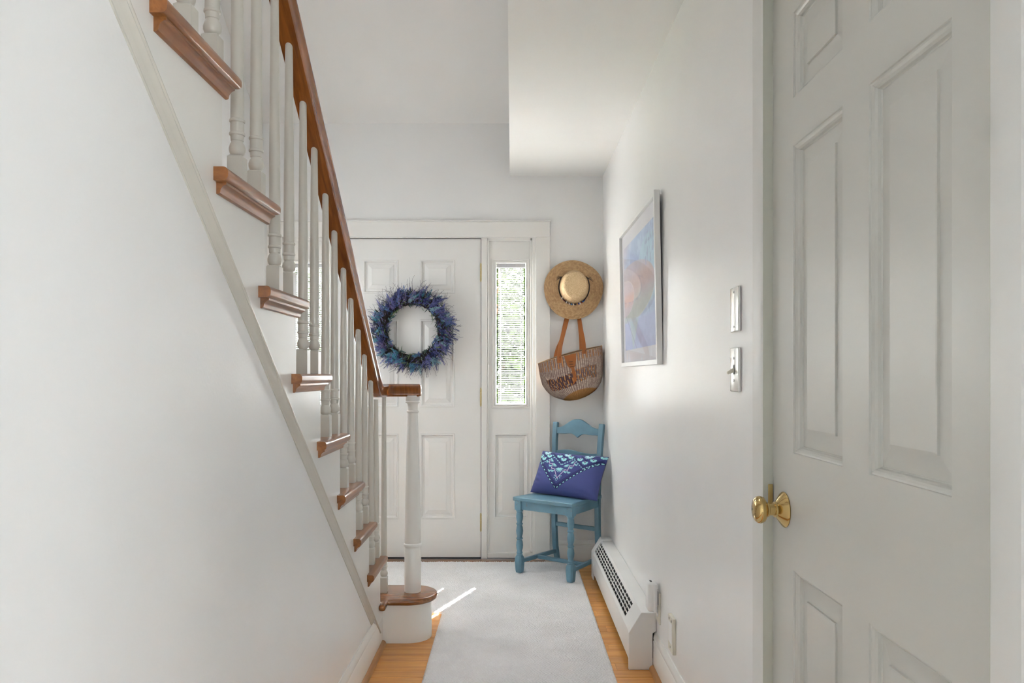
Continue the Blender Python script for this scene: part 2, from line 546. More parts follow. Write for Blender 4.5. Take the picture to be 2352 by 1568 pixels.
# frame posts of the unit (between door and sidelights and at the outer ends)
XC = -0.655                       # door centre
fr = thing('trim_2', (XC, YD, 0), 'white posts and head of the entrance door frame', 'trim', kind='structure')
def post(a, b):
    MB().box(a, b, YD + 0.004, YD + 0.13, 0.0, ZT).build('frame_post', M['trim'], fr, bevel=(0.0025, 1))
for s in (1, -1):
    for a, b in ((0.459, 0.497), (0.784, 0.806)):
        p, q = XC + s * a, XC + s * b
        post(min(p, q), max(p, q))
MB().box(U0, U1, YD + 0.004, YD + 0.13, ZT - 0.003, ZT + 0.02).build('frame_head', M['trim'], fr)

# entrance door
ZD0, ZD1 = 0.018, dz(548)
DF = YD + 0.014
PD = PF(DF)
door1 = thing('door_1', (XC, DF, 0), 'white six-panel entrance door with brass hinges', 'door', kind='structure')
hw = 0.4555
pxs = [(dx(833), dx(914)), (dx(964), dx(1044))]
pzs = [(dz(673), dz(596)), (dz(935), dz(733)), (dz(1192), dz(996))]
holes = [(a, b, c, d) for a, b in pxs for c, d in pzs]
mb = MB()
leaf_cells(mb, XC - hw, XC + hw, ZD0, ZD1, holes, PD, 0.044)
mb.build('leaf', M['door'], door1)
PROF1 = [(0, 0), (0.0015, 0.0035), (0.0085, 0.0035), (0.011, -0.001), (0.0155, -0.010), (0.028, -0.010), (0.0300, -0.008), (0.052, -0.0015), (0.055, 0.0)]
for h in holes:
    mb = MB()
    panel_loops(mb, h, PROF1, PD)
    mb.build('panel', M['door'], door1)
MB().box(XC - hw, XC + hw, DF - 0.004, DF + 0.044, 0.006, 0.017).build('door_sweep', M['dark'], door1)
# dark weatherstrip gap around the leaf
mb = MB().box(XC + hw, XC + 0.4592, DF + 0.010, DF + 0.05, 0.01, ZT).box(XC - 0.4592, XC - hw, DF + 0.010, DF + 0.05, 0.01, ZT).box(XC - 0.46, XC + 0.46, DF + 0.010, DF + 0.05, ZD1, ZT)
mb.build('weatherstrip', M['dark'], door1)
for v in (625, 912, 1200):
    z = dz(v)
    h = MB().box(XC + hw - 0.004, XC + hw + 0.001, DF - 0.0012, DF, z - 0.052, z + 0.052).build('hinge', M['brass_old'], door1)
    tag(h, 'brass hinge')
    kx, ky = XC + hw + 0.0022, DF - 0.006
    for k in range(5):
        a = z - 0.053 + k * 0.0213
        MB().lathe([(0.0052, a), (0.0060, a + 0.001), (0.0060, a + 0.0198), (0.0052, a + 0.0208)], (kx, ky, 0), seg=12).build('knuckle', M['brass_old'], h, smooth=40)
    MB().ball((kx, ky, z + 0.056), 0.005, 10, 6).ball((kx, ky, z - 0.056), 0.005, 10, 6).build('pin_tip', M['brass_old'], h, smooth=60)
# sill and oak threshold
MB().box(U0, U1, YD - 0.012, YD + 0.14, 0.0, 0.010).build('sill', M['alu'], fr)
struct('trim_3', MB().box(U0 - 0.05, U1 + 0.06, YD - 0.066, YD - 0.012, 0.0, 0.009), M['tread'], 'narrow oak threshold strip in front of the entrance door', 'trim', bevel=(0.003, 2))

# sidelights with blinds
PROFG = [(0, 0), (0.002, 0.008), (0.010, 0.010), (0.014, 0.004), (0.019, 0.004), (0.022, 0.0085), (0.026, 0.0085), (0.029, -0.004), (0.029, -0.022)]
def sidelight(name, s, label, blabel):
    def X(u): return XC + s * (dx(u) - XC)
    def PS(u, w, d): return (XC + s * (u - XC), YD + 0.022 - d, w)
    w = thing(name, (X(1172), YD, 0), label, 'window', kind='structure')
    x0, x1 = XC + 0.497, XC + 0.784
    gh = (dx(1129.5), dx(1217.5), dz(938), dz(593))
    ph = (dx(1134), dx(1213), dz(1192), dz(996))
    mb = MB()
    leaf_cells(mb, x0, x1, 0.012, ZT, [gh, ph], PS, 0.045)
    mb.build('sash_board', M['trim'], w)
    mb = MB(); panel_loops(mb, ph, PROF1, PS); mb.build('panel', M['trim'], w)
    mb = MB(); panel_loops(mb, gh, PROFG, PS, cap=False); mb.build('glazing_bead', M['trim'], w)
    # thin stop around the board
    for a, b in ((x0, x0 + 0.010), (x1 - 0.014, x1)):
        p, q = PS(a, 0, 0)[0], PS(b, 0, 0)[0]
        MB().box(min(p, q), max(p, q), YD + 0.008, YD + 0.024, 0.05, ZT).build('stop', M['trim'], w, bevel=(0.003, 1))
    p, q = sorted((PS(x0, 0, 0)[0], PS(x1, 0, 0)[0]))
    MB().box(p, q, YD + 0.008, YD + 0.024, ZT - 0.020, ZT).build('stop', M['trim'], w, bevel=(0.003, 1))
    MB().box(p, q, YD + 0.006, YD + 0.030, 0.012, 0.048).build('bottom_rail', M['trim'], w, bevel=(0.003, 1))
    ga, gb = sorted((X(1140), X(1207)))
    z0, z1 = dz(930), dz(602)
    MB().box(ga - 0.004, gb + 0.004, YD + 0.060, YD + 0.063, z0 - 0.004, z1 + 0.004).build('pane', M['glass'], w)
    # blind, a thing of its own
    cx = (ga + gb) / 2
    bw = gb - ga
    bl = thing('window_blind', (cx, YD + 0.045, z0), blabel, 'blind', 'white slatted blinds in the door sidelights')
    by = YD + 0.042
    MB().box(ga + 0.001, gb - 0.001, by - 0.008, by + 0.010, z1 - 0.030, z1).build('headrail', M['headrail'], bl, bevel=(0.001, 1))
    for k in (-0.045, 0.045):
        MB().box(cx + k - 0.018, cx + k + 0.018, by - 0.0105, by - 0.008, z1 - 0.026, z1 - 0.004).build('clip', M['headrail'], bl, bevel=(0.001, 1))
    n = 73
    pitch = (z1 - 0.034 - z0 - 0.014) / n
    th = math.radians(15)
    half = 0.0066
    sm = None
    L = bw - 0.022
    for k in range(n):
        z = z0 + 0.014 + (k + 0.5) * pitch
        if sm is None:
            a, b = half * math.cos(th), half * math.sin(th)
            m2 = MB()
            prof = [(-a, -b), (0, 0.0012), (a, b), (a, b - 0.0005), (0, 0.0007), (-a, -b - 0.0005)]
            m2.prism(prof, -L / 2, L / 2, lambda p, q, d: (d, p, q))
            sm = m2.mesh('slat', M['slat'])
        link('slat', sm, bl, loc=(cx, by, z))
    MB().box(cx - L / 2, cx + L / 2, by - 0.008, by + 0.008, z0 + 0.001, z0 + 0.012).build('bottom_bar', M['slat'], bl, bevel=(0.002, 1))
    for k in (-0.066, 0.066):
        MB().box(cx + k - 0.0035, cx + k + 0.0035, by - 0.0090, by - 0.0084, z0 + 0.01, z1 - 0.03).build('ladder_tape', M['slat'], bl)
    MB().box(ga + 0.012, ga + 0.030, by - 0.011, by - 0.009, z0 + 0.016, z0 + 0.026).build('cord_tassel', M['slat'], bl, bevel=(0.001, 1))
sidelight('window_1', 1, 'narrow sidelight with a raised panel below, right of the entrance door', 'white slatted blind in the sidelight beside the straw hat')
sidelight('window_2', -1, 'narrow sidelight with a raised panel below, behind the balusters', 'white slatted blind in the sidelight half hidden behind the balusters')

# ------------------------------------------------------------------ door in the right wall
XDF = 0.5877
def PR(u, w, d): return (XDF - d, u, w)          # u runs along y, front faces -x
d2 = thing('door_2', (XDF, 1.3, 0), 'warm white six-panel door in the right wall with a brass knob', 'door', kind='structure')
pys = [(1.018, 1.255), (1.355, 1.592)]
pz2 = [(0.235, 0.771), (1.016, 1.658), (1.758, 1.935)]
holes2 = [(a, b, c, d) for a, b in pys for c, d in pz2]
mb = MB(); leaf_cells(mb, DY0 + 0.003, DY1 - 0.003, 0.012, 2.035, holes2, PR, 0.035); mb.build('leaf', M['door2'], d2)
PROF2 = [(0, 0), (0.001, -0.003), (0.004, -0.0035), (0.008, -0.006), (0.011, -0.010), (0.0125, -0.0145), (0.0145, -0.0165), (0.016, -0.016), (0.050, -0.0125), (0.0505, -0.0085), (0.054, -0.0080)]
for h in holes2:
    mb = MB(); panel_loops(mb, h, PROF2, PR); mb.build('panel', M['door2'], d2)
# knob
ky, kz = 1.643, 0.889
kn = MB().lathe([(0.0, XDF), (0.038, XDF), (0.0385, XDF - 0.002), (0.036, XDF - 0.005), (0.020, XDF - 0.016), (0.0165, XDF - 0.0185), (0.0165, XDF - 0.022), (0.0, XDF - 0.022)], (0, ky, kz), 'x', 48, caps=False).build('rosette', M['brass'], d2, smooth=35)
tag(kn, 'brass door knob')
MB().lathe([(0.0125, XDF - 0.020), (0.0125, XDF - 0.034), (0.0155, XDF - 0.036), (0.0155, XDF - 0.039), (0.019, XDF - 0.041), (0.027, XDF - 0.046), (0.0295, XDF - 0.053), (0.0285, XDF - 0.059), (0.023, XDF - 0.0645), (0.012, XDF - 0.067), (0.0, XDF - 0.0675)], (0, ky, kz), 'x', 48, caps=False).build('knob', M['brass'], kn, smooth=40)
# jamb and casing
cas2 = thing('trim_4', (0.57, DY1 + 0.04, 0), 'white casing and jamb around the right door', 'trim', kind='structure')
CP = [(0, 0), (0, 0.013), (0.006, 0.016), (0.060, 0.0165), (0.066, 0.013), (0.078, 0.011), (0.085, 0.006), (0.085, 0)]
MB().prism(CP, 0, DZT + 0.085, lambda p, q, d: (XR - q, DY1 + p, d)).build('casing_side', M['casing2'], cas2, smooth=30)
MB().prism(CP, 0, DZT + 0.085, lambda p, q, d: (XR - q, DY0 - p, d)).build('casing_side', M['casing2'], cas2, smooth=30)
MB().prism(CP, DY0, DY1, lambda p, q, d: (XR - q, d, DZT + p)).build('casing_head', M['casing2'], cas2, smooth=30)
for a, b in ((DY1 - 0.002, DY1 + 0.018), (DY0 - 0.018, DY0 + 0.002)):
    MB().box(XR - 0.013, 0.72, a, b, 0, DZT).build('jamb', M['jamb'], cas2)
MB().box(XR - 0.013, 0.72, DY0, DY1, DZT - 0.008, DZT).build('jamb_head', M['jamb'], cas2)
st = MB().box(XDF - 0.012, XDF - 0.001, DY1 - 0.006, DY1 - 0.002, kz - 0.012, kz + 0.045).build('strike_plate', M['brass_old'], cas2, bevel=(0.0018, 2))

# ------------------------------------------------------------------ staircase
stair = thing('staircase', (-1.09, 3.4, 0), 'white staircase with oak treads, turned white balusters and a brown handrail', 'staircase')
NS = 13
# stringer board under the tread ends
poly = []
for i in range(1, NS + 1):
    poly.append((YI(i), ZI(i - 1) if i > 1 else 0.0))
    poly.append((YI(i), ZI(i) - 0.026))
    poly.append((YI(i + 1), ZI(i) - 0.026))
poly = poly[2:]
poly[0] = (YI(1) - 0.0, ZI(1) - 0.026)
pts = [(YI(1) - 0.01, 0.0)] + [(YI(1) - 0.01, ZI(1) - 0.026)]
for i in range(2, NS + 1):
    pts += [(YI(i), ZI(i - 1) - 0.026), (YI(i), ZI(i) - 0.026)]
pts += [(0.17, ZI(NS) - 0.026), (0.17, SK(0.17) - 0.012), (3.24, SK(3.24) - 0.012), (3.24, 0.0)]
mb = MB().prism(pts, -0.60, XS, lambda p, q, d: (d, p, q))
mb.build('stringer', M['stair'], stair)
# skirt moulding along the lower edge
sl = math.atan(0.7695)
SP = [(0.000, 0), (0.000, 0.015), (0.0025, 0.018), (0.006, 0.0185), (0.0075, 0.0155), (0.010, 0.0155), (0.0125, 0.0125), (0.018, 0.0080), (0.0245, 0.0050), (0.026, 0.0035), (0.029, 0.003), (0.029, 0)]
kperp = 1.0 / math.cos(sl)
def skirtP(p, q, d):
    return (XW + q, d, SK(d) - p * kperp)
MB().prism(SP, -0.3, 3.14, skirtP).prism(SP[:5] + [(0.0075, 0.0)], 3.14, 3.275, skirtP).build('skirt_molding', M['baluster'], stair, smooth=25)  # darker colour stands in for shade on the downward face
# treads
BACK = 0.044
def tread_outline(xr):
    return [(XL, 0.0), (XS, 0.0), (XS, -BACK), (XS + 0.028, -BACK), (XS + 0.028, RUN + 0.030), (XL, RUN + 0.030)]
mb = MB().prism(tread_outline(0), -0.026, 0.0, lambda p, q, d: (p, q, d))
def nosing_edge(e):
    a, b = e.verts[0].co, e.verts[1].co
    return abs(a.z - b.z) < 1e-5 and ((a.x > XS + 0.027 and b.x > XS + 0.027) or (a.y > RUN + 0.029 and b.y > RUN + 0.029))
tmesh = mb.mesh('tread', M['tread_y'], smooth=50, bevel=(0.0095, 4), pick=nosing_edge)
cove = [(0, 0), (0.0195, 0), (0.0195, -0.005), (0.0165, -0.006), (0.012, -0.009), (0.0085, -0.014), (0.0070, -0.021), (0.004, -0.023), (0, -0.023)]
cmesh = MB().prism(cove, -BACK + 0.014, RUN + 0.016, lambda p, q, d: (XS + p, d, -0.026 + q)).mesh('cove_molding', M['tread_y'], smooth=35)
rmesh = MB().box(XL, -0.60, -0.018, 0.0, -RISE + 0.001, -0.026).mesh('riser', M['stair'])
for i in range(2, NS + 1):
    t = link('tread', tmesh, stair, loc=(0, YI(i + 1), ZI(i)))
    c = link('cove_molding', cmesh, t, loc=(0, YI(i + 1), ZI(i)))
    link('riser', rmesh, stair, loc=(0, YI(i), ZI(i)))
# starting step with its round end
BC = (-0.463, 3.446)
def bull(r, x_back, y_left_near):
    pts = [(XL, y_left_near), (x_back, y_left_near), (x_back, BC[1] - r)]
    for k in range(25):
        a = -PI / 2 + PI * k / 24
        pts.append((BC[0] + r * math.cos(a), BC[1] + r * math.sin(a)))
    pts.append((XL, BC[1] + r))
    return pts
ss = MB().prism(bull(0.100, XS - 0.004, YI(2)), 0.0, RISE - 0.026, lambda p, q, d: (p, q, d)).build('starting_step', M['stair'], stair, smooth=40)
o1 = [(XL, YI(2)), (XS, YI(2)), (XS, YI(2) - BACK), (XS + 0.028, YI(2) - BACK), (XS + 0.028, BC[1] - 0.126)]
for k in range(33):
    a = -PI / 2 + PI * k / 32
    o1.append((BC[0] + 0.126 * math.cos(a), BC[1] + 0.126 * math.sin(a)))
o1.append((XL, BC[1] + 0.126))
MB().prism(o1, RISE - 0.026, RISE, lambda p, q, d: (p, q, d)).build('tread', M['tread'], stair, smooth=50, bevel=(0.0095, 3))

# balusters
XB = -0.586
def ZRAIL(yy): return 1.146 + 0.7695 * (3.165 - yy)
def baluster_mesh(h):
    mb = MB()
    a, c = 0.016, 0.0025
    vs = []
    for z, w in ((0, a), (0.066, a), (0.070, a - 0.004)):
        vs += [(-w, -w, z), (w, -w, z), (w, w, z), (-w, w, z)]
    fs = [(0, 3, 2, 1), (8, 9, 10, 11)]
    for i in (0, 4):
        fs += [(i + k, i + (k + 1) % 4, i + 4 + (k + 1) % 4, i + 4 + k) for k in range(4)]
    mb.add(vs, fs)
    pr = [(0.010, 0.0695), (0.0145, 0.073), (0.0170, 0.080), (0.0172, 0.086), (0.0150, 0.094), (0.0122, 0.098), (0.0122, 0.1005), (0.0132, 0.1015), (0.0140, 0.112),
          (0.0160, 0.1135), (0.0166, 0.116), (0.0160, 0.1185), (0.0143, 0.1195), (0.0140, 0.140), (0.0160, 0.1415), (0.0166, 0.144), (0.0160, 0.1465), (0.0140, 0.148),
          (0.0137, 0.20), (0.0133, 0.30), (0.0095, h)]
    mb.lathe(pr, (0, 0, 0), 'z', 20)
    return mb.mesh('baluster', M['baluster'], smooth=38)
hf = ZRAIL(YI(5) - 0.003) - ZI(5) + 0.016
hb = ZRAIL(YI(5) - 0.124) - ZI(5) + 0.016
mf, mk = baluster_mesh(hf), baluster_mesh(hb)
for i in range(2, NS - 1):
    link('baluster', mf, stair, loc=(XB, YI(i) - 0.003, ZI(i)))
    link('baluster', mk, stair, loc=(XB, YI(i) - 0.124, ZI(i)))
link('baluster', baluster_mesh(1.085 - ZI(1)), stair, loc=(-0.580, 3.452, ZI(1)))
# newel post
NX, NY = -0.451, 3.462
pr = [(0.0375, 0.197), (0.0378, 0.395), (0.0365, 0.398), (0.0365, 0.400), (0.0400, 0.403), (0.0412, 0.408), (0.0400, 0.414), (0.0365, 0.417), (0.0365, 0.420), (0.0360, 0.46), (0.0340, 0.62), (0.0300, 0.80),
      (0.0250, 0.94), (0.0228, 1.003), (0.0232, 1.006), (0.0268, 1.009), (0.0284, 1.0125), (0.0268, 1.016), (0.0225, 1.019), (0.0222, 1.034), (0.0240, 1.046), (0.0270, 1.050), (0.0315, 1.052), (0.0340, 1.056),
      (0.0325, 1.060), (0.0310, 1.062), (0.0325, 1.064), (0.0328, 1.086)]
nw = MB().lathe(pr, (NX, NY, 0), 'z', 40).build('newel_post', M['stair'], stair, smooth=38)
# handrail
RP = [(-0.0235, 0.0), (0.0235, 0.0), (0.0255, 0.004), (0.0265, 0.009), (0.0250, 0.0115), (0.0235, 0.0125), (0.0240, 0.019), (0.0265, 0.030), (0.0305, 0.037), (0.0325, 0.043), (0.0320, 0.049), (0.0290, 0.0530), (0.020, 0.0555), (0.0, 0.0565)]
RP = RP + [(-a, b) for a, b in RP[::-1][1:-1]]
RP = RP[1:] + RP[:1]
path = []
ylo = 3.165 - (1.081 - 1.146) / 0.7695            # where the slope meets the level part
R = 0.13
tl = R * math.tan(sl / 2)
yy = 0.35
XRL = -0.584
while yy < ylo - tl * math.cos(sl):
    path.append((XRL, yy, ZRAIL(yy))); yy += 0.12
cy, cz = ylo + tl, 1.081 + R
for k in range(9):
    a = sl * (1 - k / 8.0)
    path.append((XRL, cy - R * math.sin(a), cz - R * math.cos(a)))
r2 = 0.055
ye = NY
path.append((XRL, ye - r2 - 0.01, 1.081))
for k in range(1, 10):
    a = PI / 2 * k / 9
    path.append((XRL + r2 - r2 * math.cos(a), ye - r2 + r2 * math.sin(a), 1.081))
path += [(-0.50, ye, 1.081), (-0.46, ye, 1.081), (-0.4235, ye, 1.081)]
mb = MB().sweep(path, RP)
# rounded end of the level piece
n = len(RP)
for xo, k in ((0.004, 0.96), (0.0075, 0.86), (0.0095, 0.70)):
    pass
mb.build('handrail', M['rail'], stair, smooth=38, bevel=None)
endp = [(-0.4240, 1.0), (-0.4185, 0.965), (-0.4145, 0.88), (-0.4125, 0.74)]
mb = MB()
vs = []; fs = []
for x, k in endp:
    vs += [(x, ye - a * k, 1.081 + 0.029 + (b - 0.029) * k) for a, b in RP]
for i in range(len(endp) - 1):
    for k in range(n):
        fs.append((i * n + k, i * n + (k + 1) % n, (i + 1) * n + (k + 1) % n, (i + 1) * n + k))
fs.append(tuple(range((len(endp) - 1) * n, len(endp) * n)))
mb.add(vs, fs).build('rail_end', M['rail'], stair, smooth=50)

# ------------------------------------------------------------------ rug
def rug_part(x0, x1, y0, y1, step, edges, y_left=99.0):
    xs = np.linspace(x0, x1, int(round((x1 - x0) / step)) + 1)
    ys = np.linspace(y0, y1, int(round((y1 - y0) / step)) + 1)
    X, Y = np.meshgrid(xs, ys)
    kx, ky = 0.0120, 0.0112
    Xw = X + 0.0080 * (vnoise(X * 45 + 50, Y * 45, 3) - 0.5) + 0.010 * (vnoise(X * 12 + 50, Y * 12, 13) - 0.5)
    Yw = Y + 0.0080 * (vnoise(X * 45 + 50, Y * 45, 5) - 0.5) + 0.010 * (vnoise(X * 12 + 50, Y * 12, 15) - 0.5)
    r = np.floor(Yw / ky)
    a = Xw / kx + 0.5 * (r % 2)
    fa, fb = a - np.floor(a), Yw / ky - r
    ka = np.floor(a)
    rnd = vnoise(ka * 1.0 + 0.01, r * 1.0 + 0.01, 9)
    h = (np.sin(PI * fa) ** 0.50) * (np.sin(PI * fb) ** 0.45)
    Z = 0.0045 + 0.0072 * h * (0.70 + 0.45 * rnd) + 0.0010 * vnoise(X * 5 + 50, Y * 5, 4)
    e = np.full_like(Z, 1.0)
    if 'l' in edges: e = np.minimum(e, np.where(Y < y_left, (X - x0) / 0.006, 1.0))
    if 'r' in edges: e = np.minimum(e, (x1 - X) / 0.006)
    if 'f' in edges: e = np.minimum(e, (Y - y0) / 0.006)
    if 'b' in edges: e = np.minimum(e, (y1 - Y) / 0.006)
    e = np.sqrt(np.clip(e, 0, 1))
    Z = 0.0005 + (Z - 0.0005) * e
    if 'r' in edges: X = X + 0.003 * (np.sin(Y * 2 * PI / 0.0224)) * (X > x1 - 0.02)
    if 'l' in edges: X = X - 0.003 * (np.sin(Y * 2 * PI / 0.0224)) * (X < x0 + 0.02) * (Y < y_left)
    return np.stack([X, Y, Z], -1)
m, nt, b = nt_new('rug_wool')
tc = N(nt, 'ShaderNodeTexCoord')
n1 = N(nt, 'ShaderNodeTexNoise'); n1.inputs['Scale'].default_value = 260; n1.inputs['Detail'].default_value = 3
n2 = N(nt, 'ShaderNodeTexNoise'); n2.inputs['Scale'].default_value = 5; n2.inputs['Detail'].default_value = 5
for q in (n1, n2): nt.links.new(tc.outputs['Object'], q.inputs['Vector'])
mx = N(nt, 'ShaderNodeMath', operation='ADD'); nt.links.new(n1.outputs['Fac'], mx.inputs[0]); nt.links.new(n2.outputs['Fac'], mx.inputs[1])
rp = N(nt, 'ShaderNodeValToRGB')
rp.color_ramp.elements[0].position = 0.30; rp.color_ramp.elements[0].color = (0.70, 0.69, 0.685, 1)
rp.color_ramp.elements[1].position = 0.75; rp.color_ramp.elements[1].color = (0.87, 0.86, 0.865, 1)
mh = N(nt, 'ShaderNodeMath', operation='MULTIPLY'); mh.inputs[1].default_value = 0.5
nt.links.new(mx.outputs[0], mh.inputs[0]); nt.links.new(mh.outputs[0], rp.inputs['Fac']); nt.links.new(rp.outputs['Color'], b.inputs['Base Color'])
b.inputs['Roughness'].default_value = 0.95; b.inputs['Specular IOR Level'].default_value = 0.1
bump(nt, b, n1.outputs['Fac'], 0.3, 0.002)
M['rug'] = m
rug = thing('rug', (0.03, 3.4, 0.0), 'light grey knotted wool rug covering the hall and foyer floor', 'rug')
link('runner', grid_mesh('runner', rug_part(-0.344, 0.401, 2.50, YD - 0.068, 0.0028, 'lrb', 3.757), M['rug']), rug)
MB().box(-0.344, 0.401, -0.30, 2.5005, 0.0005, 0.0085).build('runner_end', M['rug'], rug)
link('foyer_part', grid_mesh('foyer_part', rug_part(-1.20, -0.344, 3.757, YD - 0.068, 0.0031, 'lfb'), M['rug']), rug)

# ------------------------------------------------------------------ baseboard heater
HY0, HY1 = 3.046, 4.47
XH = 0.470
heat = thing('baseboard_heater', (0.52, 3.76, 0), 'long white metal baseboard heater with a slotted grille on the right wall', 'heater')
A, B_, C_, D_ = (XH, 0.035), (XH, 0.146), (0.519, 0.226), (0.5765, 0.226)
def HP(p, q, d): return (p, d, q)
def onslant(t, off=0.0):
    nx, nz = -0.856, 0.518
    return (B_[0] + (C_[0] - B_[0]) * t + nx * off, B_[1] + (C_[1] - B_[1]) * t + nz * off)
ya, yb = HY0 + 0.020, HY1 - 0.05
ga, gb = 3.22, 4.40        # grille range
s0, s1 = 0.16, 0.84
mb = MB()
mb.prism([A, B_, onslant(s0), onslant(s0, -0.002), (XH + 0.002, 0.146), (XH + 0.002, 0.035)], ya, yb, HP)
mb.build('front_panel', M['heater'], heat)
mb = MB().prism([onslant(s1), C_, D_, (0.5765, 0.2245), (0.520, 0.2245), onslant(s1, -0.002)], ya, yb, HP)
mb.build('top_panel', M['heater'], heat)
for a, b in ((ya, ga), (gb, yb)):
    MB().prism([onslant(s0), onslant(s1), onslant(s1, -0.002), onslant(s0, -0.002)], a, b, HP).build('grille_end', M['heater'], heat)
MB().prism([(XH + 0.012, 0.130), (0.522, 0.208), (0.57, 0.208), (0.57, 0.05), (XH + 0.012, 0.05)], ya + 0.004, yb - 0.004, HP).build('dark_interior', M['dark'], heat)  # black block stands in for the shade behind the grille
for k in range(5):
    t = s0 + (s1 - s0) * k / 4.0
    w = 0.021 if k not in (0, 4) else 0.012
    MB().prism([onslant(t - w, 0.0006), onslant(t + w, 0.0006), onslant(t + w, -0.004), onslant(t - w, -0.004)], ga, gb, HP).build('grille_bar', M['heater'], heat)
nrib = 20
for k in range(1, nrib):
    yy = ga + (gb - ga) * k / nrib
    MB().prism([onslant(s0, 0.0), onslant(s1, 0.0), onslant(s1, -0.003), onslant(s0, -0.003)], yy - 0.0022, yy + 0.0022, HP).build('grille_rib', M['heater'], heat)
ecap = [(XH - 0.003, 0.0), (XH - 0.003, 0.148), (0.517, 0.2285), (0.577, 0.2285), (0.577, 0.155), (0.5625, 0.145), (0.5625, 0.0)]
MB().prism(ecap, HY0, HY0 + 0.016, HP).build('end_cap', M['heater'], heat, bevel=(0.0015, 1))
ecap2 = [(XH - 0.004, 0.0), (XH - 0.004, 0.148), (0.517, 0.2295), (0.577, 0.2295), (0.577, 0.0)]
ecap3 = [(XH - 0.004, 0.0), (XH - 0.004, 0.148), (0.517, 0.2295), (0.577, 0.2295), (0.577, 0.223), (0.520, 0.223), (XH + 0.003, 0.145), (XH + 0.003, 0.0)]
MB().prism(ecap3, HY1 - 0.085, HY1 - 0.006, HP).prism(ecap2, HY1 - 0.006, HY1, HP).build('end_cap', M['heater'], heat)
MB().prism([(XH + 0.003, 0.04), (XH + 0.003, 0.143), (0.521, 0.2225), (0.57, 0.2225), (0.57, 0.04)], HY0 + 0.0162, HY0 + 0.0195, HP).build('seam', M['dark'], heat)

# ------------------------------------------------------------------ plates on the right wall
def wallbox(y0, y1, z0, z1, t0, t1):
    return MB().box(XR - t1, XR - t0, y0, y1, z0, z1)
def screw(parent, yy, z, t):
    o = MB().lathe([(0.0, 0), (0.0032, 0.0), (0.0030, -0.0010), (0.0, -0.0013)], (XR - t, yy, z), 'x', 10, caps=False).build('screw', M['alu'], parent, smooth=40)
    MB().box(XR - t - 0.0015, XR - t - 0.0012, yy - 0.0004, yy + 0.0004, z - 0.0028, z + 0.0028).build('slot', M['dark'], o)
p1 = thing('wall_plate', (XR, 1.955, 1.347), 'blank glossy white wall plate above the light switch', 'wall plate')
wallbox(1.920, 1.991, 1.290, 1.404, 0, 0.0085).build('plate', M['plate'], p1, bevel=(0.003, 3), smooth=40)
for z in (1.302, 1.392): screw(p1, 1.955, z, 0.0085)
p2 = thing('light_switch', (XR, 1.955, 1.192), 'white toggle light switch below the blank wall plate', 'light switch')
wallbox(1.920, 1.991, 1.136, 1.249, 0, 0.0085).build('plate', M['plate'], p2, bevel=(0.003, 3), smooth=40)
for z in (1.165, 1.222): screw(p2, 1.955, z, 0.0085)
wallbox(1.9495, 1.9605, 1.181, 1.205, 0.0084, 0.0090).build('toggle_slot', M['dark'], p2)
MB().prism([(0.0085, 1.186), (0.0085, 1.198), (0.026, 1.1875), (0.0265, 1.183), (0.024, 1.181)], 1.9515, 1.9585, lambda p, q, d: (XR - p, d, q)).build('toggle', M['beige'], p2, bevel=(0.001, 2))

p3 = thing('power_outlet', (XR, 2.995, 0.268), 'ivory wall outlet low on the wall behind the plug-in device', 'outlet')
wallbox(2.960, 3.030, 0.207, 0.329, 0, 0.006).build('plate', M['beige'], p3, bevel=(0.002, 2))
for z in (0.245, 0.291):
    s = MB().lathe([(0.0, 0), (0.0165, 0.0), (0.0160, -0.0015), (0.0, -0.0015)], (XR - 0.006, 2.995, z), 'x', 20, caps=False).build('socket', M['plastic'], p3)
    for dy_ in (-0.006, 0.006):
        MB().box(XR - 0.0079, XR - 0.0074, 2.995 + dy_ - 0.001, 2.995 + dy_ + 0.001, z - 0.002, z + 0.006).build('slot', M['dark'], s)
p4 = thing('plug_in_device', (XR - 0.03, 2.99, 0.257), 'white rounded plug-in device in the outlet above the heater end', 'plug-in device')
MB().box(0.5285, 0.5620, 2.960, 3.020, 0.257, 0.370).build('body', M['plastic'], p4, bevel=(0.010, 4), smooth=50)
MB().box(0.5500, 0.5640, 2.9575, 3.0225, 0.2545, 0.366).build('back_shell', M['plastic'], p4, bevel=(0.003, 2), smooth=50)
MB().box(0.5400, 0.5480, 2.980, 3.000, 0.3695, 0.3706).build('button', M['dark'], p4)
MB().box(0.5640, 0.5722, 2.972, 3.014, 0.283, 0.335).build('plug', M['alu'], p4)
p5 = thing('phone_jack', (XR, 2.722, 0.254), 'boxy ivory wall jack cover right of the plug-in device', 'wall jack')
wallbox(2.684, 2.760, 0.191, 0.317, 0, 0.0125).build('cover', M['beige'], p5, bevel=(0.0015, 2))
wallbox(2.694, 2.751, 0.222, 0.296, 0.0125, 0.0135).build('face_panel', M['plastic'], p5, bevel=(0.0006, 1))
for yy in (2.700, 2.738):
    wallbox(yy, yy + 0.010, 0.300, 0.308, 0.0124, 0.0128).build('port', M['dark'], p5)
wallbox(2.722, 2.728, 0.203, 0.211, 0.0124, 0.0128).build('latch', M['dark'], p5)

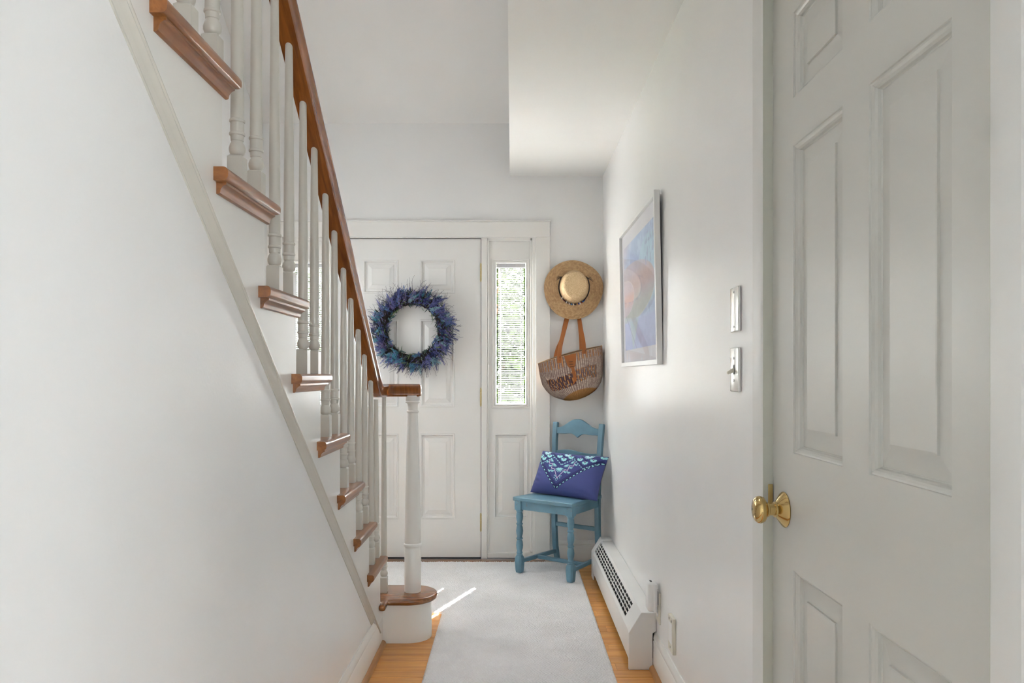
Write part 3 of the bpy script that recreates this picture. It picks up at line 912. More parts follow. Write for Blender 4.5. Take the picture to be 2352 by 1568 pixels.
# ------------------------------------------------------------------ framed picture
FY0, FY1, FZ0, FZ1 = 2.915, 3.880, 1.219, 1.888
pic = thing('framed_picture', (XR, 3.4, FZ0), 'pastel abstract print in a white frame on the right wall', 'picture')
def PP(yy, z, d):
    off = 0.013 * (z - FZ0) / (FZ1 - FZ0)
    return (XR - off - d, yy, z)
def pbar(pts, name='frame_bar'):
    MB().prism(pts, 0.0005, 0.0225, lambda p, q, d: PP(p, q, d)).build(name, M['frame_white'], pic, bevel=(0.001, 1))
fw = 0.020
pbar([(FY0, FZ0), (FY1, FZ0), (FY1 - fw, FZ0 + fw), (FY0 + fw, FZ0 + fw)])
pbar([(FY0, FZ1), (FY1, FZ1), (FY1 - fw, FZ1 - fw), (FY0 + fw, FZ1 - fw)])
pbar([(FY0, FZ0), (FY0 + fw, FZ0 + fw), (FY0 + fw, FZ1 - fw), (FY0, FZ1)])
pbar([(FY1, FZ0), (FY1 - fw, FZ0 + fw), (FY1 - fw, FZ1 - fw), (FY1, FZ1)])
M['mat'] = paint('mat_board', (0.80, 0.80, 0.85), 0.8, 0.2, 0)
MB().prism([(FY0 + 0.01, FZ0 + 0.01), (FY1 - 0.01, FZ0 + 0.01), (FY1 - 0.01, FZ1 - 0.01), (FY0 + 0.01, FZ1 - 0.01)], 0.004, 0.008, lambda p, q, d: PP(p, q, d)).build('mat_board', M['mat'], pic)
na, nb = 200, 150
aa, bb = np.meshgrid(np.linspace(0, 1, na), np.linspace(0, 1, nb))     # a: far -> near, b: top -> bottom
ay0, ay1, az0, az1 = FY1 - 0.070, FY0 + 0.070, FZ1 - 0.085, FZ0 + 0.080
yy = ay0 + (ay1 - ay0) * aa
zz = az0 + (az1 - az0) * bb
off = 0.013 * (zz - FZ0) / (FZ1 - FZ0)
P = np.stack([XR - off - 0.0086, yy, zz], -1)
def lay(c, col, m):
    return c * (1 - m[..., None]) + np.array(srgb(*col)) * m[..., None]
nz = 0.5 * vnoise(aa * 9, bb * 9, 2) + 0.3 * vnoise(aa * 22, bb * 26, 3) + 0.2 * vnoise(aa * 60, bb * 60, 4)
c = np.ones((nb, na, 3)) * np.array(srgb(168, 190, 220))
c = lay(c, (196, 214, 232), smoothstep(0.35, 0.65, nz) * 0.7)
c = lay(c, (206, 196, 205), smoothstep(0.45, 0.0, aa + bb * 1.2) * 0.9)                       # blush corner
c = lay(c, (140, 160, 205), smoothstep(0.02, -0.02, np.maximum(np.abs(aa - 0.38) * 1.1 - 0.16, np.abs(bb - 0.30) - 0.16 + (aa - 0.38) * 0.4)) * 0.6)
c = lay(c, (182, 216, 228), smoothstep(0.30, 0.27, np.hypot((aa - 0.82) * 0.9, bb - 0.36)) * 0.8)
c = lay(c, (128, 120, 170), smoothstep(0.03, -0.03, np.maximum(np.abs(bb - 0.33 - 0.1 * aa) - 0.085 * (1 - aa * 1.6), aa - 0.48)) * 0.85)
big = smoothstep(0.02, -0.02, np.hypot((aa - 0.18) / 0.80, (bb - 0.47) / 0.27) - 1.0)
c = lay(c, (196, 184, 190), big * 0.9)
c = lay(c, (206, 172, 158), big * smoothstep(0.16, 0.0, np.abs(bb - 0.44 + 0.05 * aa)) * 0.8)
c = lay(c, (186, 196, 184), big * smoothstep(0.50, 0.68, bb + 0.1 * nz) * 0.9)
ring = smoothstep(0.012, 0.0, np.abs(np.hypot((aa - 0.18) / 0.80, (bb - 0.47) / 0.27) - 1.0)) * (bb > 0.45)
c = lay(c, (225, 225, 205), ring * 0.8)
disc = smoothstep(0.02, -0.02, np.hypot((aa - 0.02) / 0.34, (bb - 0.50) / 0.17) - 1.0)
c = lay(c, (216, 200, 205), disc * 0.9)
c = lay(c, (222, 178, 160), disc * smoothstep(0.10, 0.0, np.abs(bb - 0.52)) * 0.8)
ring = smoothstep(0.03, 0.0, np.abs(np.hypot((aa - 0.02) / 0.34, (bb - 0.50) / 0.17) - 1.0))
c = lay(c, (235, 228, 222), ring * 0.8)
low = smoothstep(0.70, 0.76, bb)
c = lay(c, (178, 182, 218), low * 0.75)
leaf = smoothstep(0.03, -0.03, np.abs(aa - 0.30 - 0.15 * (1 - bb)) - 0.16 * (1 - (bb - 0.72) / 0.28)) * low
c = lay(c, (186, 206, 200), leaf * 0.8)
stem = smoothstep(0.02, 0.0, np.abs(aa - (bb - 0.62) * 1.1)) * (bb > 0.66)
c = lay(c, (130, 130, 165), stem * 0.7)
scr = smoothstep(0.52, 0.60, vnoise(aa * 40, bb * 30, 8)) * (aa > 0.72) * (bb < 0.32)
c = lay(c, (140, 150, 185), scr * 0.6)
c = c * 0.80 + 0.32 * np.array(srgb(196, 206, 230))
c = c * (0.90 + 0.20 * nz[..., None])
me = grid_mesh('print', P, vcol('print_ink', 0.8, 0, spec=0.2))
setcol(me, c.reshape(-1, 3))
link('print', me, pic)
MB().prism([(FY0 + 0.012, FZ0 + 0.012), (FY1 - 0.012, FZ0 + 0.012), (FY1 - 0.012, FZ1 - 0.012), (FY0 + 0.012, FZ1 - 0.012)], 0.0125, 0.0140, lambda p, q, d: PP(p, q, d)).build('glazing', M['glass'], pic)

# ------------------------------------------------------------------ blue chair
m, nt, b = nt_new('chair_paint')
tc = N(nt, 'ShaderNodeTexCoord')
n1 = N(nt, 'ShaderNodeTexNoise'); n1.inputs['Scale'].default_value = 9; n1.inputs['Detail'].default_value = 6
nt.links.new(tc.outputs['Object'], n1.inputs['Vector'])
rp = N(nt, 'ShaderNodeValToRGB')
rp.color_ramp.elements[0].position = 0.3; rp.color_ramp.elements[0].color = (*srgb(86, 124, 142), 1)
rp.color_ramp.elements[1].position = 0.7; rp.color_ramp.elements[1].color = (*srgb(102, 144, 164), 1)
nt.links.new(n1.outputs['Fac'], rp.inputs['Fac'])
n3 = N(nt, 'ShaderNodeTexNoise'); n3.inputs['Scale'].default_value = 75; n3.inputs['Detail'].default_value = 4
nt.links.new(tc.outputs['Object'], n3.inputs['Vector'])
ge = N(nt, 'ShaderNodeNewGeometry')
pt = N(nt, 'ShaderNodeMapRange'); pt.inputs['From Min'].default_value = 0.56; pt.inputs['From Max'].default_value = 0.66
nt.links.new(ge.outputs['Pointiness'], pt.inputs['Value'])
th_ = N(nt, 'ShaderNodeMapRange'); th_.inputs['From Min'].default_value = 0.66; th_.inputs['From Max'].default_value = 0.70
nt.links.new(n3.outputs['Fac'], th_.inputs['Value'])
mm = N(nt, 'ShaderNodeMath', operation='MULTIPLY'); nt.links.new(pt.outputs[0], mm.inputs[0]); nt.links.new(th_.outputs[0], mm.inputs[1])
mix = N(nt, 'ShaderNodeMix', data_type='RGBA')
nt.links.new(mm.outputs[0], mix.inputs['Factor']); nt.links.new(rp.outputs['Color'], mix.inputs['A'])
mix.inputs['B'].default_value = (*srgb(128, 98, 76), 1)
nt.links.new(mix.outputs['Result'], b.inputs['Base Color'])
b.inputs['Roughness'].default_value = 0.42
M['chair'] = m
CZ = 0.0125
FX, FY = 0.1825, 4.405
RZ = math.atan2(-0.6, 0.8)
chair = thing('dining_chair', (FX, FY, 0), 'blue painted wooden chair with turned front legs in the corner', 'chair', rotz=RZ)
def cb(mb, name, **kw):
    return mb.build(name, M['chair'], chair, local=True, **kw)
# seat
seat = [(-0.200, -0.032), (0.215, -0.032), (0.182, 0.352), (-0.168, 0.352)]
cb(MB().prism(seat, CZ + 0.424, CZ + 0.447, lambda p, q, d: (p, q, d)), 'seat', bevel=(0.004, 2))
# aprons
def bar(a, b, z0, z1, t):
    a, b = Vector(a), Vector(b)
    d = (b - a).normalized(); n_ = Vector((-d.y, d.x)) * t / 2
    return MB().prism([tuple(a + n_), tuple(b + n_), tuple(b - n_), tuple(a - n_)], z0, z1, lambda p, q, e: (p, q, e))
WL, WR_, BLx, BRx = -0.172, 0.186, -0.152, 0.160
cb(bar((WL, 0), (WR_, 0), CZ + 0.372, CZ + 0.424, 0.020), 'apron', bevel=(0.002, 1))
cb(bar((WL, 0), (BLx, 0.34), CZ + 0.372, CZ + 0.424, 0.018), 'apron', bevel=(0.002, 1))
cb(bar((WR_, 0), (BRx, 0.34), CZ + 0.372, CZ + 0.424, 0.018), 'apron', bevel=(0.002, 1))
# front legs
lp = [(0.0165, 0.098), (0.0185, 0.104), (0.0155, 0.110), (0.0185, 0.114), (0.0185, 0.118), (0.0155, 0.122), (0.0150, 0.128), (0.0190, 0.142), (0.0205, 0.160), (0.0185, 0.180), (0.0145, 0.192),
      (0.0190, 0.196), (0.0205, 0.201), (0.0150, 0.207), (0.0150, 0.212), (0.0190, 0.226), (0.0208, 0.245), (0.0185, 0.266), (0.0145, 0.278),
      (0.0190, 0.282), (0.0208, 0.287), (0.0150, 0.293), (0.0150, 0.298), (0.0190, 0.312), (0.0208, 0.330), (0.0185, 0.348), (0.0160, 0.356), (0.0200, 0.360), (0.0215, 0.366), (0.0190, 0.374)]
for w in (WL, WR_):
    mb = MB()
    mb.lathe([(r, CZ + z) for r, z in lp], (w, 0, 0), 'z', 20)
    mb.box(w - 0.0215, w + 0.0215, -0.0215, 0.0215, CZ + 0.370, CZ + 0.424)
    sec = [(0.0, 0.0185), (0.012, 0.0215), (0.060, 0.0245), (0.085, 0.0235), (0.100, 0.0170)]
    vs = []; fs = []
    for z, r in sec:
        ch = r * 0.40
        vs += [(w + x, y_, CZ + z) for x, y_ in ((-r + ch, -r), (r - ch, -r), (r, -r + ch), (r, r - ch), (r - ch, r), (-r + ch, r), (-r, r - ch), (-r, -r + ch))]
    for i in range(len(sec) - 1):
        fs += [(i * 8 + k, i * 8 + (k + 1) % 8, i * 8 + 8 + (k + 1) % 8, i * 8 + 8 + k) for k in range(8)]
    fs += [tuple(range(7, -1, -1)), tuple(range((len(sec) - 1) * 8, len(sec) * 8))]
    mb.add(vs, fs)
    cb(mb, 'leg', smooth=40)
# back posts (rear leg and back upright in one)
rect = [(-0.0165, -0.0125), (0.0165, -0.0125), (0.0165, 0.0125), (-0.0165, 0.0125)]
for w0, w1 in ((BLx, -0.169), (BRx, 0.165)):
    path = [(w0, 0.375, CZ - 0.002), (w0, 0.352, CZ + 0.10), (w0, 0.342, CZ + 0.22), (w0, 0.340, CZ + 0.36), (w0, 0.341, CZ + 0.45), (w0 + (w1 - w0) * 0.4, 0.352, CZ + 0.60), (w1 - (w1 - w0) * 0.2, 0.368, CZ + 0.76), (w1, 0.384, CZ + 0.868)]
    cb(MB().sweep(path, rect, up=(0, 1, 0)), 'back_post', bevel=(0.003, 1))
# crest rail
top, bot = [], []
for k in range(41):
    t = k / 40.0
    w = -0.158 + 0.312 * t
    x = abs(t - 0.5) * 2
    zt = 0.838 + 0.056 * (0.5 + 0.5 * math.cos(PI * min(1, x / 0.92)))
    if x < 0.08: zt = min(zt, 0.8925)
    zb = 0.798 - 0.021 * max(0.0, 1 - x / 0.24) ** 1.6 + 0.004 * math.exp(-((x - 0.35) / 0.15) ** 2)
    top.append((w, CZ + zt)); bot.append((w, CZ + zb))
cb(MB().prism(bot + top[::-1], 0.368, 0.385, lambda p, q, d: (p, d, q)), 'crest_rail', bevel=(0.002, 1))
top = [(-0.160 + 0.314 * k / 30, CZ + 0.694 + 0.008 * math.cos(2 * PI * (k / 30.0 - 0.3))) for k in range(31)]
cb(MB().prism([(-0.160, CZ + 0.635), (0.154, CZ + 0.635)] + top[::-1], 0.352, 0.367, lambda p, q, d: (p, d, q)), 'back_slat', bevel=(0.002, 1))
# stretchers
cb(bar((WL, 0.02), (BLx, 0.35), CZ + 0.052, CZ + 0.074, 0.020), 'stretcher', bevel=(0.002, 1))
cb(bar((WR_, 0.02), (BRx, 0.35), CZ + 0.052, CZ + 0.074, 0.020), 'stretcher', bevel=(0.002, 1))
cb(bar((WL + 0.02, 0.165), (WR_ - 0.02, 0.165), CZ + 0.053, CZ + 0.073, 0.024), 'stretcher', bevel=(0.002, 1))
cb(bar((BLx, 0.342), (BRx, 0.342), CZ + 0.225, CZ + 0.250, 0.016), 'rear_rung', bevel=(0.002, 1))

# ------------------------------------------------------------------ printed pillow
HWp, HHp = 0.236, 0.138
tilt = math.radians(29)
pc = Vector((0.042, 0.205, CZ + 0.447 + 0.138 * math.cos(tilt) + 0.002))
up_ = Vector((0, math.sin(tilt), math.cos(tilt)))
fwd = Vector((0, -math.cos(tilt), math.sin(tilt)))
roll = math.radians(1.0)
rt = Vector((1, 0, 0)) * math.cos(roll) - up_ * math.sin(roll)
def pillow_pts(n, mm_, sign):
    s, t = np.meshgrid(np.linspace(-1, 1, n), np.linspace(1, -1, mm_))
    x = HWp * s * (1 - 0.05 * (1 - t ** 2))
    yv = HHp * t * (1 - 0.07 * (1 - s ** 2) * (t > 0) - 0.02 * (1 - s ** 2) * (t <= 0))
    th = 0.060 * np.sqrt(np.clip(1 - s ** 4, 0, 1)) ** 1.1 * np.sqrt(np.clip(1 - t ** 4, 0, 1)) ** 1.1
    th = th * (1 + 0.10 * (vnoise(s * 3 + 5, t * 2 + 5, 6) - 0.5))
    th += 0.006 * np.exp(-((s + 0.85) / 0.10) ** 2) * np.sin((t * 1.0 + s * 0.6) * 26) * np.exp(-((t + 0.45) / 0.35) ** 2) * (1 - np.abs(s))**0.3 * (1 - t ** 4)
    P = np.zeros(s.shape + (3,))
    for k in range(3):
        P[..., k] = pc[k] + rt[k] * x + up_[k] * yv + fwd[k] * th * sign
    return s, t, P
s, t, P = pillow_pts(300, 190, 1)
a, bq = (s + 1) / 2, (1 - t) / 2
TL, TR, BR, BL = map(np.array, ((455., 235.), (1990., 310.), (1850., 1400.), (235., 1190.)))
Q = (1 - a[..., None]) * (1 - bq[..., None]) * TL + a[..., None] * (1 - bq[..., None]) * TR + a[..., None] * bq[..., None] * BR + (1 - a[..., None]) * bq[..., None] * BL
X, Y = Q[..., 0], Q[..., 1]
c = np.ones(X.shape + (3,)) * np.array(srgb(74, 82, 138))
MINT, PALE, PINK, NAVY, INNER = (150, 212, 214), (205, 228, 235), (205, 190, 215), (34, 38, 84), (62, 68, 126)
def seg_d(p, q):
    p, q = np.array(p, float), np.array(q, float)
    d = q - p; L2 = d @ d
    tt = np.clip(((X - p[0]) * d[0] + (Y - p[1]) * d[1]) / L2, 0, 1)
    return np.hypot(X - p[0] - tt * d[0], Y - p[1] - tt * d[1]), tt * math.sqrt(L2)
def stroke(p, q, w, col, dash=None, al=1.0, phase=0.0):
    global c
    d, l = seg_d(p, q)
    m_ = smoothstep(w + 5, w - 3, d)
    if dash:
        f = ((l + phase) / dash) % 1.0
        m_ = m_ * smoothstep(0.30, 0.24, np.abs(f - 0.5))
    c = lay(c, col, m_ * al)
def blob(x, y_, rx, ry, ang, col, al=1.0):
    global c
    dx_, dy_ = X - x, Y - y_
    ca, sa = math.cos(ang), math.sin(ang)
    u_, v_ = (dx_ * ca + dy_ * sa) / rx, (-dx_ * sa + dy_ * ca) / ry
    c = lay(c, col, smoothstep(1.15, 0.85, np.hypot(u_, v_)) * al)
tip = (942, 1175)
def side(p, q): return (X - p[0]) * (q[1] - p[1]) - (Y - p[1]) * (q[0] - p[0])
tri = (side((420, 470), tip) > 0) & (side(tip, (1975, 500)) > 0)
c = lay(c, INNER, tri.astype(float))
for p, q in (((420, 470), tip), (tip, (1975, 500))):
    p, q = np.array(p, float), np.array(q, float)
    L = np.hypot(*(q - p)); nn = int(L / 92)
    for k in range(nn):
        ctr = p + (q - p) * (k + 0.5) / nn
        ang = math.atan2(*(q - p)[::-1])
        blob(ctr[0], ctr[1], 50, 26, ang, NAVY)
        blob(ctr[0], ctr[1] + 4, 25, 11, ang, MINT)
    nrm = np.array([(q - p)[1], -(q - p)[0]]) / L
    for o_, w_ in ((36, 5), (58, 4)):
        stroke(p + nrm * o_, q + nrm * o_, w_, NAVY)
Vs = [((425, 440), (535, 592), (872, 440)), ((800, 370), (1050, 628), (1375, 440)), ((1335, 475), (1575, 722), (1930, 525))]
for a_, b_, d_ in Vs:
    for p, q in ((a_, b_), (b_, d_)):
        stroke(p, q, 9, MINT, 62, 0.95)
        stroke((p[0], p[1] - 42), (q[0], q[1] - 42), 5, NAVY)
        stroke((p[0], p[1] - 66), (q[0], q[1] - 66), 4, NAVY)
for p, q in (((510, 280), (600, 410)), ((600, 410), (800, 310)), ((1010, 330), (1110, 430)), ((1110, 430), (1300, 350)), ((1480, 370), (1610, 500)), ((1610, 500), (1850, 340))):
    stroke(p, q, 9, NAVY)
for x, y_ in ((490, 385), (580, 455), (725, 395), (978, 392), (1088, 472), (1248, 405), (1470, 460), (1598, 552), (1760, 475), (1925, 358)):
    for k in range(5):
        an = PI * (0.0 + k / 4.0)
        blob(x + 40 * math.cos(an), y_ + 34 * math.sin(an), 27, 22, an, MINT)
    blob(x, y_ - 4, 16, 13, 0, NAVY)
    blob(x, y_ - 22, 9, 14, 0, PINK)
for x, y_, L in ((650, 285, 95), (1150, 322, 80), (1645, 345, 110)):
    for k in range(9):
        an = PI * (0.04 + 0.92 * k / 8.0)
        blob(x + L * 0.62 * math.cos(an), y_ + L * 0.62 * math.sin(an), L * 0.40, 10, an, PALE if k % 2 else MINT)
for x, y_, L, base in ((1010, 700, 120, PI / 2), (895, 610, 75, 2.2), (1168, 620, 75, 1.2), (825, 505, 60, 2.4), (1300, 540, 60, 0.9)):
    for k in range(7):
        an = base + (k - 3) * 0.40
        blob(x + L * 0.55 * math.cos(an), y_ + L * 0.55 * math.sin(an), L * 0.45, L * 0.09, an, MINT)
zz_ = [(750, 490), (745, 595), (825, 605), (805, 715), (880, 730), (970, 955), (1150, 755), (1220, 770), (1250, 650), (1345, 655), (1375, 555)]
for p, q in zip(zz_, zz_[1:]):
    stroke(p, q, 6, PINK)
for x, y_ in ((770, 640), (840, 765), (690, 540), (1290, 690), (1165, 800), (1405, 610), (760, 760), (1250, 810)):
    for k in range(4):
        an = 0.3 + PI * k / 3.2
        blob(x + 26 * math.cos(an), y_ + 26 * math.sin(an), 20, 10, an, MINT)
for x, y_ in ((900, 885), (930, 905), (900, 940), (940, 975), (990, 975), (960, 1010), (1035, 910), (1070, 905), (1045, 950)):
    blob(x, y_, 12, 12, 0, MINT)
pil = thing('pillow', (FX + 0.15, FY + 0.14, 0.46), 'navy lumbar pillow with a mint bandana print leaning on the blue chair', 'pillow', rotz=RZ)
off_l = Vector((pil.location.x - FX, pil.location.y - FY, 0.46))
inv = Matrix.Rotation(-RZ, 3, 'Z')
ol = inv @ Vector((off_l.x, off_l.y, 0)); ol.z = 0.46
P0 = P - np.array(ol)
M['pillow'] = vcol('pillow_cotton', 0.85, 900, 0.15, 0.0006, spec=0.2, sheen=0.1)
me = grid_mesh('front_cover', P0, M['pillow']); setcol(me, c.reshape(-1, 3))
link('front_cover', me, pil, local=True)
s, t, P = pillow_pts(60, 40, -1)
me = grid_mesh('back_cover', P - np.array(ol), M['pillow']); setcol(me, np.array(srgb(58, 62, 110)))
link('back_cover', me, pil, local=True)

# ------------------------------------------------------------------ straw hat
HX, HZ, HYW = 0.3867, 1.715, 4.820
M['straw'] = vcol('straw', 0.75, 700, 0.5, 0.0015, spec=0.25)
hat = thing('straw_hat', (HX, HYW, HZ), 'wide-brimmed straw hat with a beaded cord hanging above the woven bag', 'hat')
def straw_col(ring, ang, lightc, darkc, seed):
    q = vnoise(ang * 90 / (2 * PI) * 1.0 + ring * 0.35, ring * 1.0, seed)
    q2 = vnoise(ang * 260 / (2 * PI), ring * 2.1, seed + 1)
    q = np.clip(0.15 + 0.6 * q + 0.35 * q2 - 0.1, 0, 1)
    return np.array(srgb(*darkc)) * (1 - q[..., None]) + np.array(srgb(*lightc)) * q[..., None]
nr, na = 150, 320
rr, an = np.meshgrid(np.linspace(0.06, 0.1860, nr), np.linspace(0, 2 * PI, na, endpoint=False), indexing='ij')
ring = rr / 0.0058
wob = 1 + 0.012 * np.sin(3 * an + 0.6) + 0.006 * np.sin(5 * an)
edge = (rr / 0.186) ** 3
yb_ = 0.020 + 0.006 * np.sin(2 * an + 0.4) * edge + 0.010 * np.sin(an * 3 + 1.2) * edge + 0.006 * np.sin(an - 0.7) * edge
rip = 0.0009 * np.abs(np.sin(ring * PI))
X = rr * wob * np.cos(an); Z = rr * wob * np.sin(an)
Pf = np.stack([HX + X, HYW - yb_ - rip, HZ + Z], -1)
Pb = np.stack([HX + X[::-1], HYW - yb_[::-1] + 0.0025 + rip[::-1], HZ + Z[::-1]], -1)
me = grid_mesh('brim', np.concatenate([Pf, Pb[:1], Pb], 0), M['straw'], wrap=True)
cc = straw_col(ring, an, (206, 174, 132), (150, 116, 80), 21)
setcol(me, np.concatenate([cc, cc[-1:], cc[::-1]], 0).reshape(-1, 3))
link('brim', me, hat)
nh = 90
tt = np.linspace(0, 1, nh)
prof_r = np.where(tt < 0.55, 1.0 - 0.20 * (tt / 0.55) ** 1.3, 0.0)
u = np.clip((tt - 0.55) / 0.45, 0, 1)
prof_r = np.where(tt >= 0.55, 0.80 * np.cos(u * PI / 2) ** 0.55, prof_r)
prof_h = np.where(tt < 0.55, 0.088 * tt / 0.55, 0.088 + 0.026 * np.sin(u * PI / 2) ** 1.0)
ca_ = 260
R_, A_ = np.meshgrid(prof_r, np.linspace(0, 2 * PI, ca_, endpoint=False), indexing='ij')
H_, _ = np.meshgrid(prof_h, np.linspace(0, 2 * PI, ca_, endpoint=False), indexing='ij')
arc = np.concatenate([[0], np.cumsum(np.hypot(np.diff(prof_r * 0.095), np.diff(prof_h)))])
RG, _ = np.meshgrid(arc / 0.0052, np.linspace(0, 2 * PI, ca_, endpoint=False), indexing='ij')
ripc = 1 + 0.010 * np.abs(np.sin(RG * PI))
cx_, cz_ = 0.004, 0.018
egg = 1 + 0.05 * np.sin(A_)
P = np.stack([HX + cx_ + 0.091 * R_ * ripc * np.cos(A_) * (1 - 0.05 * np.sin(A_)), HYW - 0.018 - H_ * (1 + 0.06 * np.sin(A_ + 2.5) * R_), HZ + cz_ + 0.104 * R_ * ripc * np.sin(A_)], -1)
me = grid_mesh('crown', P, M['straw'], wrap=True)
setcol(me, straw_col(RG, A_, (226, 200, 160), (182, 150, 110), 31).reshape(-1, 3))
link('crown', me, hat)
# beaded cord around the crown
M['cord'] = plain('cord_dark', (0.025, 0.018, 0.016), 0.6)
cpts = []
for k in range(65):
    a = PI * 0.80 + (2 * PI * 0.70) * k / 64.0
    cpts.append((HX + cx_ + 0.0965 * math.cos(a), HYW - 0.027 - 0.003 * math.sin(a * 3), HZ + cz_ + 0.110 * math.sin(a) - 0.002))
band = MB().tube(cpts, 0.0030, 6, up=(0, 1, 0)).build('cord', M['cord'], hat, smooth=60)
beads = [(-0.78, (0.62, 0.55, 0.50)), (-0.72, (0.15, 0.03, 0.04)), (-0.66, (0.60, 0.56, 0.54)), (-0.60, (0.60, 0.52, 0.48)), (-0.555, (0.05, 0.22, 0.62)), (-0.515, (0.75, 0.68, 0.60)), (-0.475, (0.03, 0.03, 0.04)),
         (-0.435, (0.35, 0.15, 0.06)), (-0.405, (0.02, 0.06, 0.35)), (-0.38, (0.72, 0.68, 0.66)), (-0.34, (0.20, 0.04, 0.05)), (-0.31, (0.03, 0.15, 0.50)), (-0.28, (0.02, 0.04, 0.20))]
for k, (f, col) in enumerate(beads):
    a = f * PI
    pale_ = col[0] > 0.5
    bx = (HX + cx_ + 0.099 * math.cos(a), HYW - 0.031, HZ + cz_ + 0.1125 * math.sin(a))
    MB().ball(bx, 0.0052, 10, 7, (0.8, 0.8, 1.6) if pale_ else (1, 1, 1), Matrix.Rotation(0.35 * (-1) ** k, 3, 'Y')).build('bead', plain('bead_%d' % k, col, 0.25), band, smooth=60)
for sx, a0 in ((-1, PI * 0.82), (1, PI * 0.16)):
    for k in range(4):
        p0 = Vector((HX + cx_ + 0.094 * math.cos(a0), HYW - 0.030, HZ + cz_ + 0.108 * math.sin(a0)))
        d = Vector((sx * (0.024 + 0.004 * k), -0.004, 0.006 - 0.009 * k))
        MB().tube([p0, p0 + d * 0.5 + Vector((0, -0.003, 0.002)), p0 + d], 0.0013, 5, up=(0, 1, 0.1)).build('tassel', M['cord'], hat)

# ------------------------------------------------------------------ woven bag
KB = 4.745 / 1750.0
BCX, BCZ = (1310 - 1176) * KB, CAM_Z + (860 - 816) * KB
EV = np.array([0.971, 0, 0.24]) * KB
DV = np.array([0.24, 0, -0.971]) * KB
YB = 4.762
def hwid(d): return np.interp(d, [-2, 0, 12, 25, 40, 52, 64, 76, 86, 93, 98, 101, 103], [76.5, 76.5, 76, 75.5, 74, 71.5, 67.5, 61, 51, 40, 29, 18, 1])
def hsh(d): return np.interp(d, [0, 25, 50, 75, 92, 103], [0.0, -3.5, -7, -6, -5, -8])
def hdep(d): return np.interp(d, [-2, 0, 20, 45, 68, 84, 94, 100, 103], [0.036, 0.038, 0.052, 0.068, 0.070, 0.060, 0.043, 0.024, 0.001])
def bag_pt(e, d, out=0.0, front=True):
    w = hwid(d); x = np.clip((e - hsh(d)) / w, -1, 1)
    y = hdep(d) * (1 - np.abs(x) ** 2.4) ** 0.5
    return np.array([BCX, 0, BCZ]) + EV * e + DV * d + np.array([0, (YB - y - out) if front else (YB + y + out), 0])
ncol, sub = 190, 3
na = ncol * sub
rows = 103 * (1 - (1 - np.linspace(0, 1, 96)) ** 1.55)
D_, A_ = np.meshgrid(rows, np.linspace(0, 2 * PI, na, endpoint=False), indexing='ij')
W_ = hwid(D_); S_ = hsh(D_); T_ = hdep(D_)
cs, sn = np.cos(A_), np.sin(A_)
xe = np.sign(cs) * np.abs(cs) ** 0.85
ye_ = np.sign(sn) * np.abs(sn) ** 0.90
rib = 0.0016 * np.cos(A_ * ncol)
dent = 0.011 * np.exp(-(((xe + 0.62) / 0.20) ** 2 + ((D_ - 26 + xe * 22) / 16) ** 2)) * (sn < 0) - 0.006 * np.exp(-((xe - 0.05 + (D_ - 50) / 160) / 0.15) ** 2) * (sn < 0) * 0
E_ = S_ + W_ * xe
dd = D_ + np.where(sn < 0, -3.0, -7.0) * (1 - (xe - 0.25) ** 2 / 1.5625) * np.exp(-D_ / 25.0)
yv = YB + T_ * ye_ + np.where(sn < 0, dent - rib * (T_ > 0.01), 0)
yv = np.minimum(yv, YD - 0.003)
P = np.zeros(D_.shape + (3,))
P[..., 0] = BCX + EV[0] * E_ + DV[0] * dd
P[..., 2] = BCZ + EV[2] * E_ + DV[2] * dd
P[..., 1] = yv
P[..., 0] = np.minimum(P[..., 0], XR - 0.002)
col_i = np.floor(A_ / (2 * PI) * ncol + 0.5)
rw = np.floor(D_ / 2.3)
c = np.ones(D_.shape + (3,))
pale, mauve, orange, plum, tan = (206, 190, 174), (124, 98, 96), (200, 142, 88), (74, 50, 62), (176, 132, 84)
jit = vnoise(col_i * 1.01, rw * 1.01, 5)
c = np.ones_like(c) * np.array(srgb(*pale))
c = lay(c, mauve, ((col_i % 2) == 1) * (0.55 + 0.45 * jit))
c = lay(c, mauve, ((col_i % 2) == 0) * (0.45 * (jit > 0.55)))
wav = D_ + 5 * np.sin(xe * 3.0)
b1 = wav < 20
c = lay(c, orange, (b1 & (col_i % 4 == 0) & (jit > 0.15)).astype(float) * 0.95)
b2 = (wav > 38) & (wav < 66) & (np.abs(xe + 0.03) < 0.80) & (vnoise(xe * 9 + 20, wav / 9.0, 12) > 0.18)
seg_ = np.floor((wav - 40) / 10.0)
b3 = b2 & (((col_i + 2 * seg_) % 4) == 0)
c = lay(c, plum, (b2 & (jit > 0.25)).astype(float) * np.where(xe > 0.1, 0.55, 0.85))
c = lay(c, orange, b3.astype(float) * 0.95)
gap = (xe > -0.22) & (xe < 0.12)
ell = np.hypot((E_ - 6) / 52.0, (D_ - 108) / 27.0)
c = lay(c, tan, smoothstep(1.06, 0.97, ell))
c = lay(c, (148, 106, 64), smoothstep(1.06, 0.97, ell) * ((col_i % 2) == 1) * 0.6)
c = c * (0.88 + 0.24 * jit[..., None])
M['sisal'] = vcol('sisal_weave', 0.85, 600, 0.5, 0.0015, spec=0.15)
bag = thing('woven_bag', (BCX, YB, BCZ - 0.29), 'striped woven sisal tote with tan leather straps hanging on the wall', 'bag')
me = grid_mesh('bag_body', P, M['sisal'], wrap=True)
setcol(me, c.reshape(-1, 3))
link('bag_body', me, bag)
